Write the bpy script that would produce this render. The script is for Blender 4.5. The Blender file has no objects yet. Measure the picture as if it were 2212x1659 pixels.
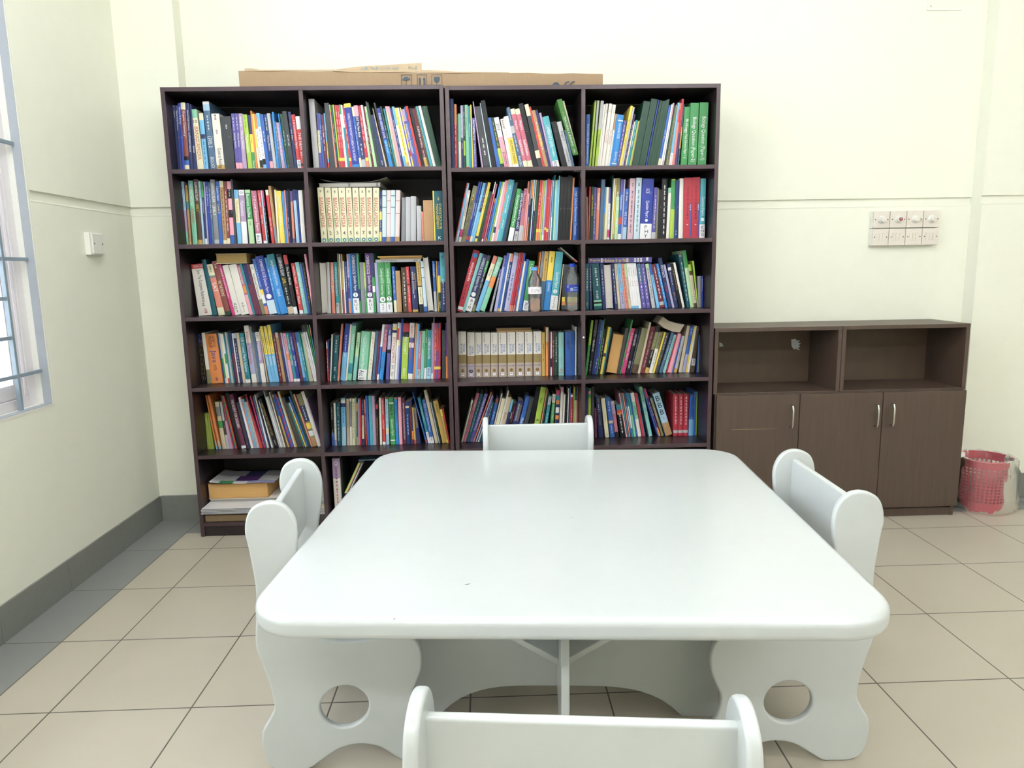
import bpy, bmesh, math, random
from mathutils import Vector, Matrix
random.seed(7)
S = 0.4                                   # one floor tile, metres
W, H = 2212, 1659
scene = bpy.context.scene
# ------------------------------------------------------------------ camera
FPX, YAW, PITCH, ROLL = 1523.6, 0.0313636, -0.1617403, -0.0169590
CAM = Vector((3.19219496*S, -8.69708466*S, 3.06769932*S))
_f = Vector((math.sin(YAW)*math.cos(PITCH), math.cos(YAW)*math.cos(PITCH), math.sin(PITCH)))
_r0 = Vector((math.cos(YAW), -math.sin(YAW), 0)); _u0 = _r0.cross(_f)
CR = math.cos(ROLL)*_r0 + math.sin(ROLL)*_u0
CU = -math.sin(ROLL)*_r0 + math.cos(ROLL)*_u0
cd = bpy.data.cameras.new('camera'); cam = bpy.data.objects.new('camera', cd)
scene.collection.objects.link(cam); scene.camera = cam
cd.sensor_width = 36; cd.lens = FPX/W*36; cd.clip_start = 0.05; cd.clip_end = 200
cam.matrix_world = Matrix(((CR.x, CU.x, -_f.x, CAM.x), (CR.y, CU.y, -_f.y, CAM.y), (CR.z, CU.z, -_f.z, CAM.z), (0, 0, 0, 1)))
# ------------------------------------------------------------------ world, lights, exposure
world = bpy.data.worlds.new('world'); scene.world = world; world.use_nodes = True
bg = world.node_tree.nodes['Background']; bg.inputs[0].default_value = (0.86, 0.93, 1.0, 1); bg.inputs[1].default_value = 3.4
vs = scene.view_settings
vs.view_transform = 'Standard'; vs.look = 'None'; vs.gamma = 1; vs.use_curve_mapping = False; vs.exposure = 0.80
def lamp(name, loc, size, power, col, rotz=0.0):
    ld = bpy.data.lights.new(name, 'AREA'); ld.shape = 'RECTANGLE'; ld.size, ld.size_y = size
    ld.energy = power; ld.color = col
    o = bpy.data.objects.new(name, ld); scene.collection.objects.link(o); o.location = loc; o.rotation_euler = (0, 0, rotz)
    return o
TUBE = (0.97, 0.98, 1.04, 1)
LAMPS = [((2.9, -1.5), 8), ((0.5, -2.0), 27), ((2.5, -3.0), 16), ((4.9, -3.2), 23), ((0.8, -4.7), 26), ((3.2, -5.0), 28)]
# daylight through the window opening of the left wall
#dl = lamp('window_daylight', (-0.66, -2.0, 1.6), (1.6, 2.4), 26, (0.82, 0.91, 1.0)); dl.rotation_euler = (0, math.radians(-90), 0)

# ------------------------------------------------------------------ helpers
HEX = dict(navy='2c3666', darkblue='1f4078', blue='2e63b4', royal='2a3f9e', brightblue='1e88d2', skyblue='6db6e2', lightblue='a3cbe3', paleblue='c5dbe6', steel='4a6b8a', teal='218a96', darkteal='155a66', turquoise='45a9b4', aqua='86c6c2', mint='7cc4a0', green='3c9650', darkgreen='1f4835', olive='83805a', lime='a4c530', palegreen='b2d6a0', yellow='f0d238', gold='c6a048', cream='e6dfb8', ivory='e8e2d6', white='ecebec', lightgrey='b8b8ba', grey='85878c', darkgrey='424548', black='1b1c20', brown='54402f', tan='b58c5c', beige='cdbb9c', orange='e6893c', salmon='e08670', pink='efa2b2', hotpink='ca3478', rose='b86a80', mauve='b096ba', violet='5d55a0', lavender='a9a8cc', purple='562f72', plum='6a2f4a', maroon='702632', red='cc3c3a', crimson='be2f42', redbrown='8a4a40', olivegreen='8fa033', palepink='e4ccc8', dustypink='d6b2bc', rosered='c8667a')
NAME = dict(olivegreen='olive green', palepink='pale pink', dustypink='dusty pink', rosered='rose red', darkblue='dark blue', royal='royal blue', brightblue='bright blue', skyblue='sky blue', lightblue='light blue', paleblue='pale blue', steel='steel blue', darkteal='dark teal', darkgreen='dark green', palegreen='pale green', lightgrey='light grey', darkgrey='dark grey', hotpink='hot pink', redbrown='reddish brown', mint='mint green', lime='lime green')
def lin(h):
    out = []
    for i in (0, 2, 4):
        c = int(h[i:i+2], 16)/255; out.append(c/12.92 if c <= 0.04045 else ((c+0.055)/1.055)**2.4)
    return (*out, 1.0)
def colour(n):
    n = {'w': 'white', 'k': 'black'}.get(n, n)
    c = lin(HEX[n] if n in HEX else n); g = 0.25*c[0]+0.6*c[1]+0.15*c[2]
    return tuple(0.88*v+0.12*g for v in c[:3])+(1.0,)
def nodes(name):
    m = bpy.data.materials.new(name); m.use_nodes = True; nt = m.node_tree
    return m, nt, nt.nodes['Principled BSDF']
def mix(nt, fac, a, b, blend='MIX'):
    n = nt.nodes.new('ShaderNodeMix'); n.data_type = 'RGBA'; n.blend_type = blend
    for sock, v in ((n.inputs[0], fac), (n.inputs[6], a), (n.inputs[7], b)):
        if hasattr(v, 'links'): nt.links.new(v, sock)
        else: sock.default_value = v
    return n.outputs[2]
def mth(nt, op, a, b=None, c=None):
    n = nt.nodes.new('ShaderNodeMath'); n.operation = op
    for s, v in zip(n.inputs, (a, b, c)):
        if v is None: continue
        if hasattr(v, 'links'): nt.links.new(v, s)
        else: s.default_value = v
    return n.outputs[0]
def noise(nt, scale, detail=3, stretch=None, coord='Object'):
    tc = nt.nodes.new('ShaderNodeTexCoord'); mp = nt.nodes.new('ShaderNodeMapping')
    if stretch: mp.inputs['Scale'].default_value = stretch
    n = nt.nodes.new('ShaderNodeTexNoise'); n.inputs['Scale'].default_value = scale; n.inputs['Detail'].default_value = detail
    nt.links.new(tc.outputs[coord], mp.inputs[0]); nt.links.new(mp.outputs[0], n.inputs['Vector'])
    return n.outputs['Fac']
def bump(nt, bs, h, strength, dist=0.002):
    b = nt.nodes.new('ShaderNodeBump'); b.inputs['Strength'].default_value = strength; b.inputs['Distance'].default_value = dist
    nt.links.new(h, b.inputs['Height']); nt.links.new(b.outputs[0], bs.inputs['Normal'])
def mat(name, h, rough=0.5, var=0.06, scale=30, metal=0, coat=0, bmp=0, stretch=None):
    m, nt, bs = nodes(name); c = lin(h); f = noise(nt, scale, 4, stretch)
    d = tuple(max(0, x*(1-var*2)) for x in c[:3])+(1,)
    nt.links.new(mix(nt, f, d, tuple(min(1, x*(1+var)) for x in c[:3])+(1,)), bs.inputs['Base Color'])
    bs.inputs['Roughness'].default_value = rough; bs.inputs['Metallic'].default_value = metal
    if coat: bs.inputs['Coat Weight'].default_value = coat; bs.inputs['Coat Roughness'].default_value = 0.12
    if bmp: bump(nt, bs, f, bmp)
    return m
def attr_mat2(name, rough, wear=0.10):
    m, nt, bs = nodes(name); a = nt.nodes.new('ShaderNodeAttribute'); a.attribute_name = 'Col'
    f = mth(nt, 'MULTIPLY', mth(nt, 'GREATER_THAN', noise(nt, 60, 5), 0.66), wear)
    nt.links.new(mix(nt, f, a.outputs['Color'], (0.6, 0.58, 0.55, 1)), bs.inputs['Base Color'])
    bs.inputs['Roughness'].default_value = rough; bs.inputs['Specular IOR Level'].default_value = 0.35
    return m

COL = scene.collection
class MB:
    """collects faces, with a colour per face, into one mesh"""
    def __init__(s): s.v = []; s.f = []; s.c = []; s.m = []
    def face(s, pts, col=(1, 1, 1, 1), mi=0):
        i = len(s.v); s.v += [tuple(p) for p in pts]; s.f.append(tuple(range(i, i+len(pts)))); s.c.append(col); s.m.append(mi)
    def hexa(s, b, t, col=(1, 1, 1, 1), mi=0):            # two quads, same winding
        i = len(s.v); s.v += [tuple(p) for p in b]+[tuple(p) for p in t]
        for q in ((3, 2, 1, 0), (4, 5, 6, 7), (0, 1, 5, 4), (1, 2, 6, 5), (2, 3, 7, 6), (3, 0, 4, 7)):
            s.f.append(tuple(i+k for k in q)); s.c.append(col); s.m.append(mi)
    def box(s, x0, x1, y0, y1, z0, z1, col=(1, 1, 1, 1), mi=0):
        s.hexa([(x0, y0, z0), (x1, y0, z0), (x1, y1, z0), (x0, y1, z0)], [(x0, y0, z1), (x1, y0, z1), (x1, y1, z1), (x0, y1, z1)], col, mi)
    def lathe(s, prof, n=32, cx=0, cy=0, cap=False, a0=0.0, a1=2*math.pi, col=(1, 1, 1, 1), mi=0):
        i = len(s.v); full = abs(a1-a0-2*math.pi) < 1e-6; k = n if full else n+1
        for r, z in prof:
            for j in range(k):
                a = a0+(a1-a0)*j/n; s.v.append((cx+r*math.cos(a), cy+r*math.sin(a), z))
        for p in range(len(prof)-1):
            for j in range(n):
                j2 = (j+1) % k
                s.f.append((i+p*k+j, i+p*k+j2, i+(p+1)*k+j2, i+(p+1)*k+j)); s.c.append(col); s.m.append(mi)
    def tube(s, pts, r, n=8, col=(1, 1, 1, 1), mi=0, caps=True):
        pts = [Vector(p) for p in pts]; i = len(s.v); up = None
        for q, p in enumerate(pts):
            d = (pts[min(q+1, len(pts)-1)]-pts[max(q-1, 0)]).normalized()
            if up is None: up = d.orthogonal().normalized()
            a = (up-d*up.dot(d)).normalized(); up = a; b = d.cross(a)
            for j in range(n):
                t = 2*math.pi*j/n; s.v.append(tuple(p+a*(r*math.cos(t))+b*(r*math.sin(t))))
        for q in range(len(pts)-1):
            for j in range(n):
                s.f.append((i+q*n+j, i+q*n+(j+1) % n, i+(q+1)*n+(j+1) % n, i+(q+1)*n+j)); s.c.append(col); s.m.append(mi)
        if caps:
            s.f.append(tuple(i+j for j in reversed(range(n)))); s.c.append(col); s.m.append(mi)
            k = i+(len(pts)-1)*n; s.f.append(tuple(k+j for j in range(n))); s.c.append(col); s.m.append(mi)
    def build(s, name, mats, parent=None, smooth=False, bevel=0, origin=None, fix=False):
        me = bpy.data.meshes.new(name)
        vv = s.v if origin is None else [(x-origin[0], y-origin[1], z-origin[2]) for x, y, z in s.v]
        me.from_pydata(vv, [], s.f); mats = mats if isinstance(mats, (list, tuple)) else [mats]
        for m in mats: me.materials.append(m)
        if len(mats) > 1: me.polygons.foreach_set('material_index', s.m)
        if any(c != (1, 1, 1, 1) for c in s.c):
            at = me.color_attributes.new('Col', 'FLOAT_COLOR', 'CORNER'); buf = []
            for p, c in zip(me.polygons, s.c): buf += list(c)*p.loop_total
            at.data.foreach_set('color', buf)
        if fix:
            bm = bmesh.new(); bm.from_mesh(me); bmesh.ops.remove_doubles(bm, verts=bm.verts, dist=1e-5); bmesh.ops.recalc_face_normals(bm, faces=bm.faces); bm.to_mesh(me); bm.free()
        if smooth: me.polygons.foreach_set('use_smooth', [True]*len(me.polygons)); 
        me.update()
        if smooth: me.set_sharp_from_angle(angle=math.radians(40))
        o = bpy.data.objects.new(name, me); COL.objects.link(o)
        if origin is not None: o.location = origin
        if parent is not None:
            o.parent = parent
            if origin is None and parent.type == 'EMPTY': pass
        if bevel:
            b = o.modifiers.new('bevel', 'BEVEL'); b.width = bevel; b.segments = 2; b.limit_method = 'ANGLE'; b.angle_limit = math.radians(50)
        return o
def tag(o, label, cat, group=None, kind=None):
    if label: o['label'] = label
    if cat: o['category'] = cat
    if group: o['group'] = group
    if kind: o['kind'] = kind
    return o
def thing(name, label, cat, loc=(0, 0, 0), rotz=0.0, group=None):
    o = bpy.data.objects.new(name, None); COL.objects.link(o); o.location = loc; o.rotation_euler = (0, 0, rotz); o.empty_display_size = 0.05
    return tag(o, label, cat, group)
def struct(o): o['kind'] = 'structure'; return o
def shift(mb, d):
    mb.v = [(x+d[0], y+d[1], z+d[2]) for x, y, z in mb.v]; return mb
def ray(px, py):
    return CR*((px-W/2)/FPX) + CU*(-(py-H/2)/FPX) + _f
def aty(px, py, Y):
    d = ray(px, py); return CAM + d*((Y-CAM.y)/d.y)
def atz(px, py, Z):
    d = ray(px, py); return CAM + d*((Z-CAM.z)/d.z)
# flat outline (with holes) -> bevelled board mesh; outline in (a, b), thickness along c; axes gives the world directions
def board(name, loops, thick, bev, m, axes, origin=(0, 0, 0), parent=None, seg=3):
    cu = bpy.data.curves.new('tmp', 'CURVE'); cu.dimensions = '2D'; cu.fill_mode = 'BOTH'
    cu.extrude = thick/2-bev; cu.bevel_depth = bev; cu.bevel_resolution = seg-1; cu.offset = -bev
    for lp in loops:
        sp = cu.splines.new('POLY'); sp.points.add(len(lp)-1); sp.use_cyclic_u = True
        for p, (a, b) in zip(sp.points, lp): p.co = (a, b, 0, 1)
    ob = bpy.data.objects.new('tmp', cu); me = bpy.data.meshes.new_from_object(ob)
    bpy.data.objects.remove(ob); bpy.data.curves.remove(cu)
    A, B, Cc = [Vector(x) for x in axes]
    flip = A.cross(B).dot(Cc) < 0
    for v in me.vertices: v.co = A*v.co.x+B*v.co.y+Cc*v.co.z
    bm = bmesh.new(); bm.from_mesh(me); bmesh.ops.remove_doubles(bm, verts=bm.verts, dist=1e-5); bmesh.ops.recalc_face_normals(bm, faces=bm.faces); bm.to_mesh(me); bm.free()
    me.polygons.foreach_set('use_smooth', [True]*len(me.polygons)); me.materials.clear(); me.materials.append(m); me.name = name
    o = bpy.data.objects.new(name, me); COL.objects.link(o); o.location = origin
    if parent is not None: o.parent = parent
    w = o.modifiers.new('wn', 'WEIGHTED_NORMAL'); w.keep_sharp = True; w.weight = 80
    return o
def catmull(pts, n=6):
    out = []; k = len(pts)
    for i in range(k):
        p0, p1, p2, p3 = pts[i-1], pts[i], pts[(i+1) % k], pts[(i+2) % k]
        for j in range(n):
            t = j/n
            out.append(tuple(0.5*((2*b)+(-a+c)*t+(2*a-5*b+4*c-d)*t*t+(-a+3*b-3*c+d)*t**3) for a, b, c, d in zip(p0, p1, p2, p3)))
    return out
def circle(cx, cy, rx, ry, n=32): return [(cx+rx*math.cos(2*math.pi*i/n), cy+ry*math.sin(2*math.pi*i/n)) for i in range(n)]
def rrect(x0, x1, y0, y1, r, n=12):
    out = []
    for cx, cy, a in ((x1-r, y1-r, 0), (x0+r, y1-r, 90), (x0+r, y0+r, 180), (x1-r, y0+r, 270)):
        for i in range(n+1):
            t = math.radians(a+90*i/n); out.append((cx+r*math.cos(t), cy+r*math.sin(t)))
    return out
# text as flat geometry: returns (verts2d, faces, width, ymin, ymax)
_txt = {}
def text2d(s):
    if s in _txt: return _txt[s]
    cu = bpy.data.curves.new('t', 'FONT'); cu.body = s; cu.size = 1; cu.resolution_u = 2; cu.fill_mode = 'FRONT'
    ob = bpy.data.objects.new('t', cu); me = bpy.data.meshes.new_from_object(ob)
    vs_ = [(v.co.x, v.co.y) for v in me.vertices]; fs = [tuple(p.vertices) for p in me.polygons]
    bpy.data.objects.remove(ob); bpy.data.curves.remove(cu); bpy.data.meshes.remove(me)
    if not vs_: _txt[s] = None; return None
    x0 = min(v[0] for v in vs_); x1 = max(v[0] for v in vs_); y0 = min(v[1] for v in vs_); y1 = max(v[1] for v in vs_)
    _txt[s] = ([(v[0]-x0, v[1]-y0) for v in vs_], fs, x1-x0, y1-y0); return _txt[s]
def put_text(mb, s, org, U, V, col, mi=0):
    """lays text s in the parallelogram org + a*U + b*V (a,b in 0..1)"""
    t = text2d(s)
    if not t: return
    vs_, fs, w, h = t; i = len(mb.v); U = Vector(U); V = Vector(V); org = Vector(org)
    mb.v += [tuple(org+U*(a/w)+V*(b/h)) for a, b in vs_]
    for f in fs: mb.f.append(tuple(i+k for k in f)); mb.c.append(col); mb.m.append(mi)
# ------------------------------------------------------------------ materials
M = {}
M['wall'] = mat('wall_paint', 'f3f4e4', 0.62, 0.015, 14, bmp=0.03)
M['wall2'] = mat('window_reveal_paint', 'aeb5bd', 0.6, 0.05, 25)
M['ceil'] = mat('ceiling_paint', 'f4f4ec', 0.8, 0.01, 8)
M['base'] = mat('skirting_tile', '83857f', 0.5, 0.05, 60)
M['white'] = mat('white_enamel', 'cbd0cf', 0.28, 0.015, 25, coat=0.35)
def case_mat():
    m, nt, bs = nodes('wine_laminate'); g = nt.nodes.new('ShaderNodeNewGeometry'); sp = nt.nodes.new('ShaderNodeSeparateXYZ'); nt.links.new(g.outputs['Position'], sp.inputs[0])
    e = mth(nt, 'LESS_THAN', sp.outputs[1], -0.2495); f = noise(nt, 40, 3, (1, 1, 0.15))     # front edges paler, all other board faces darker
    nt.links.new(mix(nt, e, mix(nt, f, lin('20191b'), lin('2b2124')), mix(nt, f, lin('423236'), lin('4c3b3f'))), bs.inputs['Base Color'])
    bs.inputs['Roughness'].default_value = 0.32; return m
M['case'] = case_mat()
M['caseback'] = mat('bookcase_back_board', '1c191b', 0.6, 0.08, 30)
M['cab'] = mat('walnut_laminate', '54443a', 0.42, 0.16, 7, stretch=(9, 9, 0.7))
M['cabback'] = mat('walnut_back_board', '5d4b3b', 0.5, 0.12, 6, stretch=(3, 3, 1.5))
M['edge'] = mat('pale_chipped_edge', '9c8666', 0.6, 0.1, 200)
M['chrome'] = mat('brushed_nickel', 'd0cec8', 0.25, 0.03, 200, metal=1)
M['plastic'] = mat('switch_plastic', 'e4ddd2', 0.4, 0.03, 60)
M['plasticw'] = mat('white_plastic', 'efefe6', 0.4, 0.02, 60)
M['dark'] = mat('dark_screw', '3a332c', 0.5, 0.05, 100)
M['reddot'] = mat('dull_red_plastic', '9c4f52', 0.5, 0.05, 90)
M['card'] = mat('corrugated_cardboard', 'a58c6e', 0.85, 0.07, 30, bmp=0.25, stretch=(8, 1, 1))
M['cardl'] = mat('torn_cardboard_inside', 'c0ab8c', 0.9, 0.06, 40)
M['ink'] = mat('grey_blue_ink', '4f5a64', 0.8, 0.05, 90)
M['inkl'] = mat('faded_grey_ink', '8f9a98', 0.8, 0.05, 90)
M['grill'] = mat('grey_window_grill_paint', '8b9aa6', 0.45, 0.05, 60)
M['frame'] = mat('window_frame_paint', 'e9e4e6', 0.4, 0.02, 60)
M['framed'] = mat('window_channel_grey', 'b4aab0', 0.5, 0.03, 60)  # greyer tone than the frame, used on the second sash
M['redp'] = mat('red_basket_plastic', 'b9404f', 0.35, 0.04, 40)
M['cover'] = attr_mat2('printed_cover', 0.38, 0.12)
M['print'] = attr_mat2('spine_print', 0.45, 0.0)
M['page'] = mat('page_edges', 'd8c9a4', 0.9, 0.12, 8, stretch=(60, 1, 1))
M['pagey'] = mat('yellowed_page_edges', 'd2a668', 0.9, 0.10, 10, stretch=(1, 1, 70))
M['pagew'] = mat('white_page_edges', 'd2cdc2', 0.9, 0.10, 8, stretch=(1, 1, 60))
def glassy(name, col, alpha, rough=0.05, ior=1.4):
    m, nt, bs = nodes(name); out = nt.nodes['Material Output']
    tr = nt.nodes.new('ShaderNodeBsdfTransparent'); gl = nt.nodes.new('ShaderNodeBsdfGlossy'); gl.inputs['Roughness'].default_value = rough
    df = nt.nodes.new('ShaderNodeBsdfTranslucent'); df.inputs[0].default_value = col
    d2 = nt.nodes.new('ShaderNodeBsdfDiffuse'); d2.inputs[0].default_value = col
    ad = nt.nodes.new('ShaderNodeMixShader'); ad.inputs[0].default_value = 0.5
    nt.links.new(df.outputs[0], ad.inputs[1]); nt.links.new(d2.outputs[0], ad.inputs[2])
    m1 = nt.nodes.new('ShaderNodeMixShader'); m2 = nt.nodes.new('ShaderNodeMixShader'); fr = nt.nodes.new('ShaderNodeFresnel'); fr.inputs[0].default_value = ior
    f = noise(nt, 9, 5); ramp = mth(nt, 'MULTIPLY_ADD', f, alpha*1.6, alpha*0.2)
    nt.links.new(ramp, m1.inputs[0]); nt.links.new(tr.outputs[0], m1.inputs[1]); nt.links.new(ad.outputs[0], m1.inputs[2])
    nt.links.new(fr.outputs[0], m2.inputs[0]); nt.links.new(m1.outputs[0], m2.inputs[1]); nt.links.new(gl.outputs[0], m2.inputs[2])
    nt.links.new(m2.outputs[0], out.inputs[0]); nt.nodes.remove(bs); return m
M['bag'] = glassy('clear_bin_liner', (0.88, 0.84, 0.82, 1), 0.17, 0.25)
M['pane'] = glassy('window_glass', (0.75, 0.85, 0.95, 1), 0.05, 0.02, 1.12)
M['pet'] = glassy('clear_bottle_plastic', (0.9, 0.95, 0.95, 1), 0.16, 0.06)
m, nt, bs = nodes('water'); bs.inputs['Base Color'].default_value = (0.93, 0.97, 0.97, 1); bs.inputs['Transmission Weight'].default_value = 1; bs.inputs['IOR'].default_value = 1.33; bs.inputs['Roughness'].default_value = 0.0; M['water'] = m
# floor tiles: cream 40 cm tiles, a grey border along two walls, thin dark joints
m, nt, bs = nodes('floor_tiles'); tc = nt.nodes.new('ShaderNodeTexCoord'); sp = nt.nodes.new('ShaderNodeSeparateXYZ'); nt.links.new(tc.outputs['Object'], sp.inputs[0])
X, Y = sp.outputs[0], sp.outputs[1]
def joint(c, w=0.0022):
    a = mth(nt, 'ABSOLUTE', mth(nt, 'SUBTRACT', mth(nt, 'FRACT', mth(nt, 'ADD', mth(nt, 'DIVIDE', c, S), 100.5)), 0.5))
    return mth(nt, 'LESS_THAN', a, w/S)
jx = mth(nt, 'MAXIMUM', joint(X), mth(nt, 'LESS_THAN', mth(nt, 'ABSOLUTE', mth(nt, 'ADD', X, 0.2)), 0.0022))
jj = mth(nt, 'MAXIMUM', jx, joint(Y))
border = mth(nt, 'MAXIMUM', mth(nt, 'LESS_THAN', X, -0.2), mth(nt, 'GREATER_THAN', Y, -0.2))
n1 = noise(nt, 2.2, 6); n2 = noise(nt, 260, 2)
cellv = nt.nodes.new('ShaderNodeTexWhiteNoise'); cellv.noise_dimensions = '2D'; cb = nt.nodes.new('ShaderNodeCombineXYZ')
nt.links.new(mth(nt, 'FLOOR', mth(nt, 'DIVIDE', X, S)), cb.inputs[0]); nt.links.new(mth(nt, 'FLOOR', mth(nt, 'DIVIDE', Y, S)), cb.inputs[1]); nt.links.new(cb.outputs[0], cellv.inputs['Vector'])
t1 = mix(nt, n1, lin('b5ad9d'), lin('c9c1b0')); t1 = mix(nt, mth(nt, 'MULTIPLY', cellv.outputs['Value'], 0.25), t1, lin('bdb5a8'))
t2 = mix(nt, n1, lin('7f8280'), lin('8f9290'))
tt = mix(nt, border, t1, t2); tt = mix(nt, mth(nt, 'MULTIPLY', n2, 0.12), tt, lin('8f8776'))
nt.links.new(mix(nt, jj, tt, lin('5a544c')), bs.inputs['Base Color']); bs.inputs['Roughness'].default_value = 0.38
bs.inputs['Specular IOR Level'].default_value = 0.4; M['floor'] = m

# ------------------------------------------------------------------ room shell
XR, YB, ZC = 6.4, -7.0, 2.95
GZ0, GZ1, GD = 1.506, 1.544, 0.012        # the groove that runs round the walls
a = MB(); a.box(-0.6, XR+0.1, YB-0.1, 0.2, -0.06, 0); struct(a.build('floor', M['floor']))
a = MB(); a.box(-0.6, XR+0.1, YB-0.1, 0.2, ZC, ZC+0.06); struct(a.build('ceiling', M['ceil']))
YREC = 0.082
def grooved(mb, x0, x1, y0):              # a wall facing -Y whose front is at y0
    mb.box(x0, x1, y0, 0.2, 0, GZ0); mb.box(x0, x1, y0+GD, 0.2, GZ0, GZ1); mb.box(x0, x1, y0, 0.2, GZ1, ZC); mb.hexa([(x0, y0-0.0015, GZ0-0.003), (x1, y0-0.0015, GZ0-0.003), (x1, y0, GZ0-0.006), (x0, y0, GZ0-0.006)], [(x0, y0-0.0015, GZ0-0.0005), (x1, y0-0.0015, GZ0-0.0005), (x1, y0+0.002, GZ0+0.003), (x0, y0+0.002, GZ0+0.003)])
a = MB(); grooved(a, -0.42, -0.125, 0.0); grooved(a, -0.125, 3.71, YREC); grooved(a, 3.71, XR, 0.0)
struct(a.build('wall_back', M['wall'], fix=False))
WY0, WY1, WZ0, WZ1 = -0.76, -3.3, 0.744, 2.5
a = MB(); x0, x1 = -0.6, -0.4
a.box(x0, x1, WY0, 0.2, 0, GZ0); a.box(x0, x1, WY0, 0.2, GZ1, ZC); a.box(x0, x1-GD, WY0, 0.2, GZ0, GZ1); a.box(x0, x1, WY0, WY0+0.012, GZ0, GZ1)
a.box(x0, x1, WY1, WY0, 0, WZ0); a.box(x0, x1, WY1, WY0, WZ1, ZC)
a.box(x0, x1, YB, WY1, 0, ZC)
a.hexa([(-0.3985, WY0+0.012, GZ0-0.003), (-0.3985, 0, GZ0-0.003), (-0.4, 0, GZ0-0.006), (-0.4, WY0+0.012, GZ0-0.006)], [(-0.3985, WY0+0.012, GZ0-0.0005), (-0.3985, 0, GZ0-0.0005), (-0.402, 0, GZ0+0.003), (-0.402, WY0+0.012, GZ0+0.003)])
struct(a.build('wall_left', M['wall']))
a = MB(); a.box(XR, XR+0.1, YB, 0.2, 0, ZC); struct(a.build('wall_right', M['wall']))
a = MB(); a.box(-0.6, XR+0.1, YB-0.1, YB, 0, ZC); struct(a.build('wall_front', M['wall']))
# skirting tiles
a = MB(); y = -0.008
while y > YB:
    y2 = max(y-0.4, YB) if y < -0.05 else -0.4
    a.box(-0.402, -0.392, y2+0.0012, y-0.0012, 0, 0.129); y = y2
struct(a.build('baseboard_left', M['base'], bevel=0.001))
a = MB(); a.box(-0.392, -0.125, -0.008, 0.002, 0, 0.129)
x = -0.125
while x < 3.7: x2 = min(x+0.4, 3.702); a.box(x+0.001, x2-0.001, YREC-0.008, YREC+0.002, 0, 0.129); x = x2
x = 3.702
while x < XR: x2 = min(x+0.4, XR); a.box(x+0.001, x2-0.001, -0.008, 0.002, 0, 0.129); x = x2
a.box(3.702, 3.712, -0.008, YREC-0.008, 0, 0.129)
struct(a.build('baseboard_back', M['base'], bevel=0.001))

# ------------------------------------------------------------------ window in the left wall
w1 = bpy.data.objects.new('window_1', None); COL.objects.link(w1); w1.location = (-0.5, (WY0+WY1)/2, WZ0); struct(w1)
def wpart(mb, name, m, **k): return shift(mb, (0.5, -(WY0+WY1)/2, -WZ0)).build(name, m, w1, **k)
a = MB(); d = 0.004
a.box(-0.6, -0.402, WY0-d, WY0, WZ0, WZ1); a.box(-0.6, -0.402, WY1, WY1+d, WZ0, WZ1); a.box(-0.6, -0.402, WY1, WY0, WZ0, WZ0+d); a.box(-0.6, -0.402, WY1, WY0, WZ1-d, WZ1)
a.box(-0.4, -0.3985, WY0-0.002, WY0+0.006, WZ0-0.006, WZ1+0.006); a.box(-0.4, -0.3985, WY1, WY0, WZ0-0.006, WZ0+0.002)
wpart(a, 'window_reveal', M['plasticw'])
a = MB(); e = 0.0055
for q in ((WY0-e, WY0-d, WZ0+d, WZ1-d), (WY1+d, WY1+e, WZ0+d, WZ1-d)): a.box(-0.432, -0.4015, *q)
for q in ((WZ0+d, WZ0+e), (WZ1-e, WZ1-d)): a.box(-0.432, -0.4015, WY1+e, WY0-e, *q)
wpart(a, 'painted_edge', M['wall2'])
a = MB(); fx0, fx1 = -0.53, -0.455
a.box(fx0, fx1, WY0-0.045, WY0-d, WZ0+d, WZ1-d); a.box(fx0, fx1, WY1+d, WY0-0.045, WZ0+d, WZ0+0.04); a.box(fx0, fx1, WY1+d, WY0-0.045, WZ1-0.04, WZ1-d); a.box(fx0, fx1, WY1+d, WY1+0.045, WZ0+0.04, WZ1-0.04)
a.box(fx0+0.012, fx0+0.02, WY0-0.055, WY0-0.045, WZ0+0.04, WZ1-0.04); a.box(fx1-0.012, fx1-0.004, WY0-0.055, WY0-0.045, WZ0+0.04, WZ1-0.04)
wpart(a, 'window_frame', M['frame'], bevel=0.002)
for k, (ya, yb, xx) in enumerate(((WY0-0.056, -1.9, -0.478), (-1.86, WY1+0.05, -0.507))):
    a = MB(); t = 0.055
    for q in ((ya-t, ya), (yb, yb+t)): a.box(xx-0.012, xx+0.012, q[0], q[1], WZ0+0.042, WZ1-0.042)
    a.box(xx-0.012, xx+0.012, yb+t, ya-t, WZ0+0.042, WZ0+0.095); a.box(xx-0.012, xx+0.012, yb+t, ya-t, WZ1-0.095, WZ1-0.042)
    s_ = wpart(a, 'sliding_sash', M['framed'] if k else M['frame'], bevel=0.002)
    a = MB(); a.box(xx-0.002, xx+0.002, yb+t-0.004, ya-t+0.004, WZ0+0.09, WZ1-0.09); shift(a, (0.5, -(WY0+WY1)/2, -WZ0)).build('window_pane', M['pane'], s_)
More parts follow.
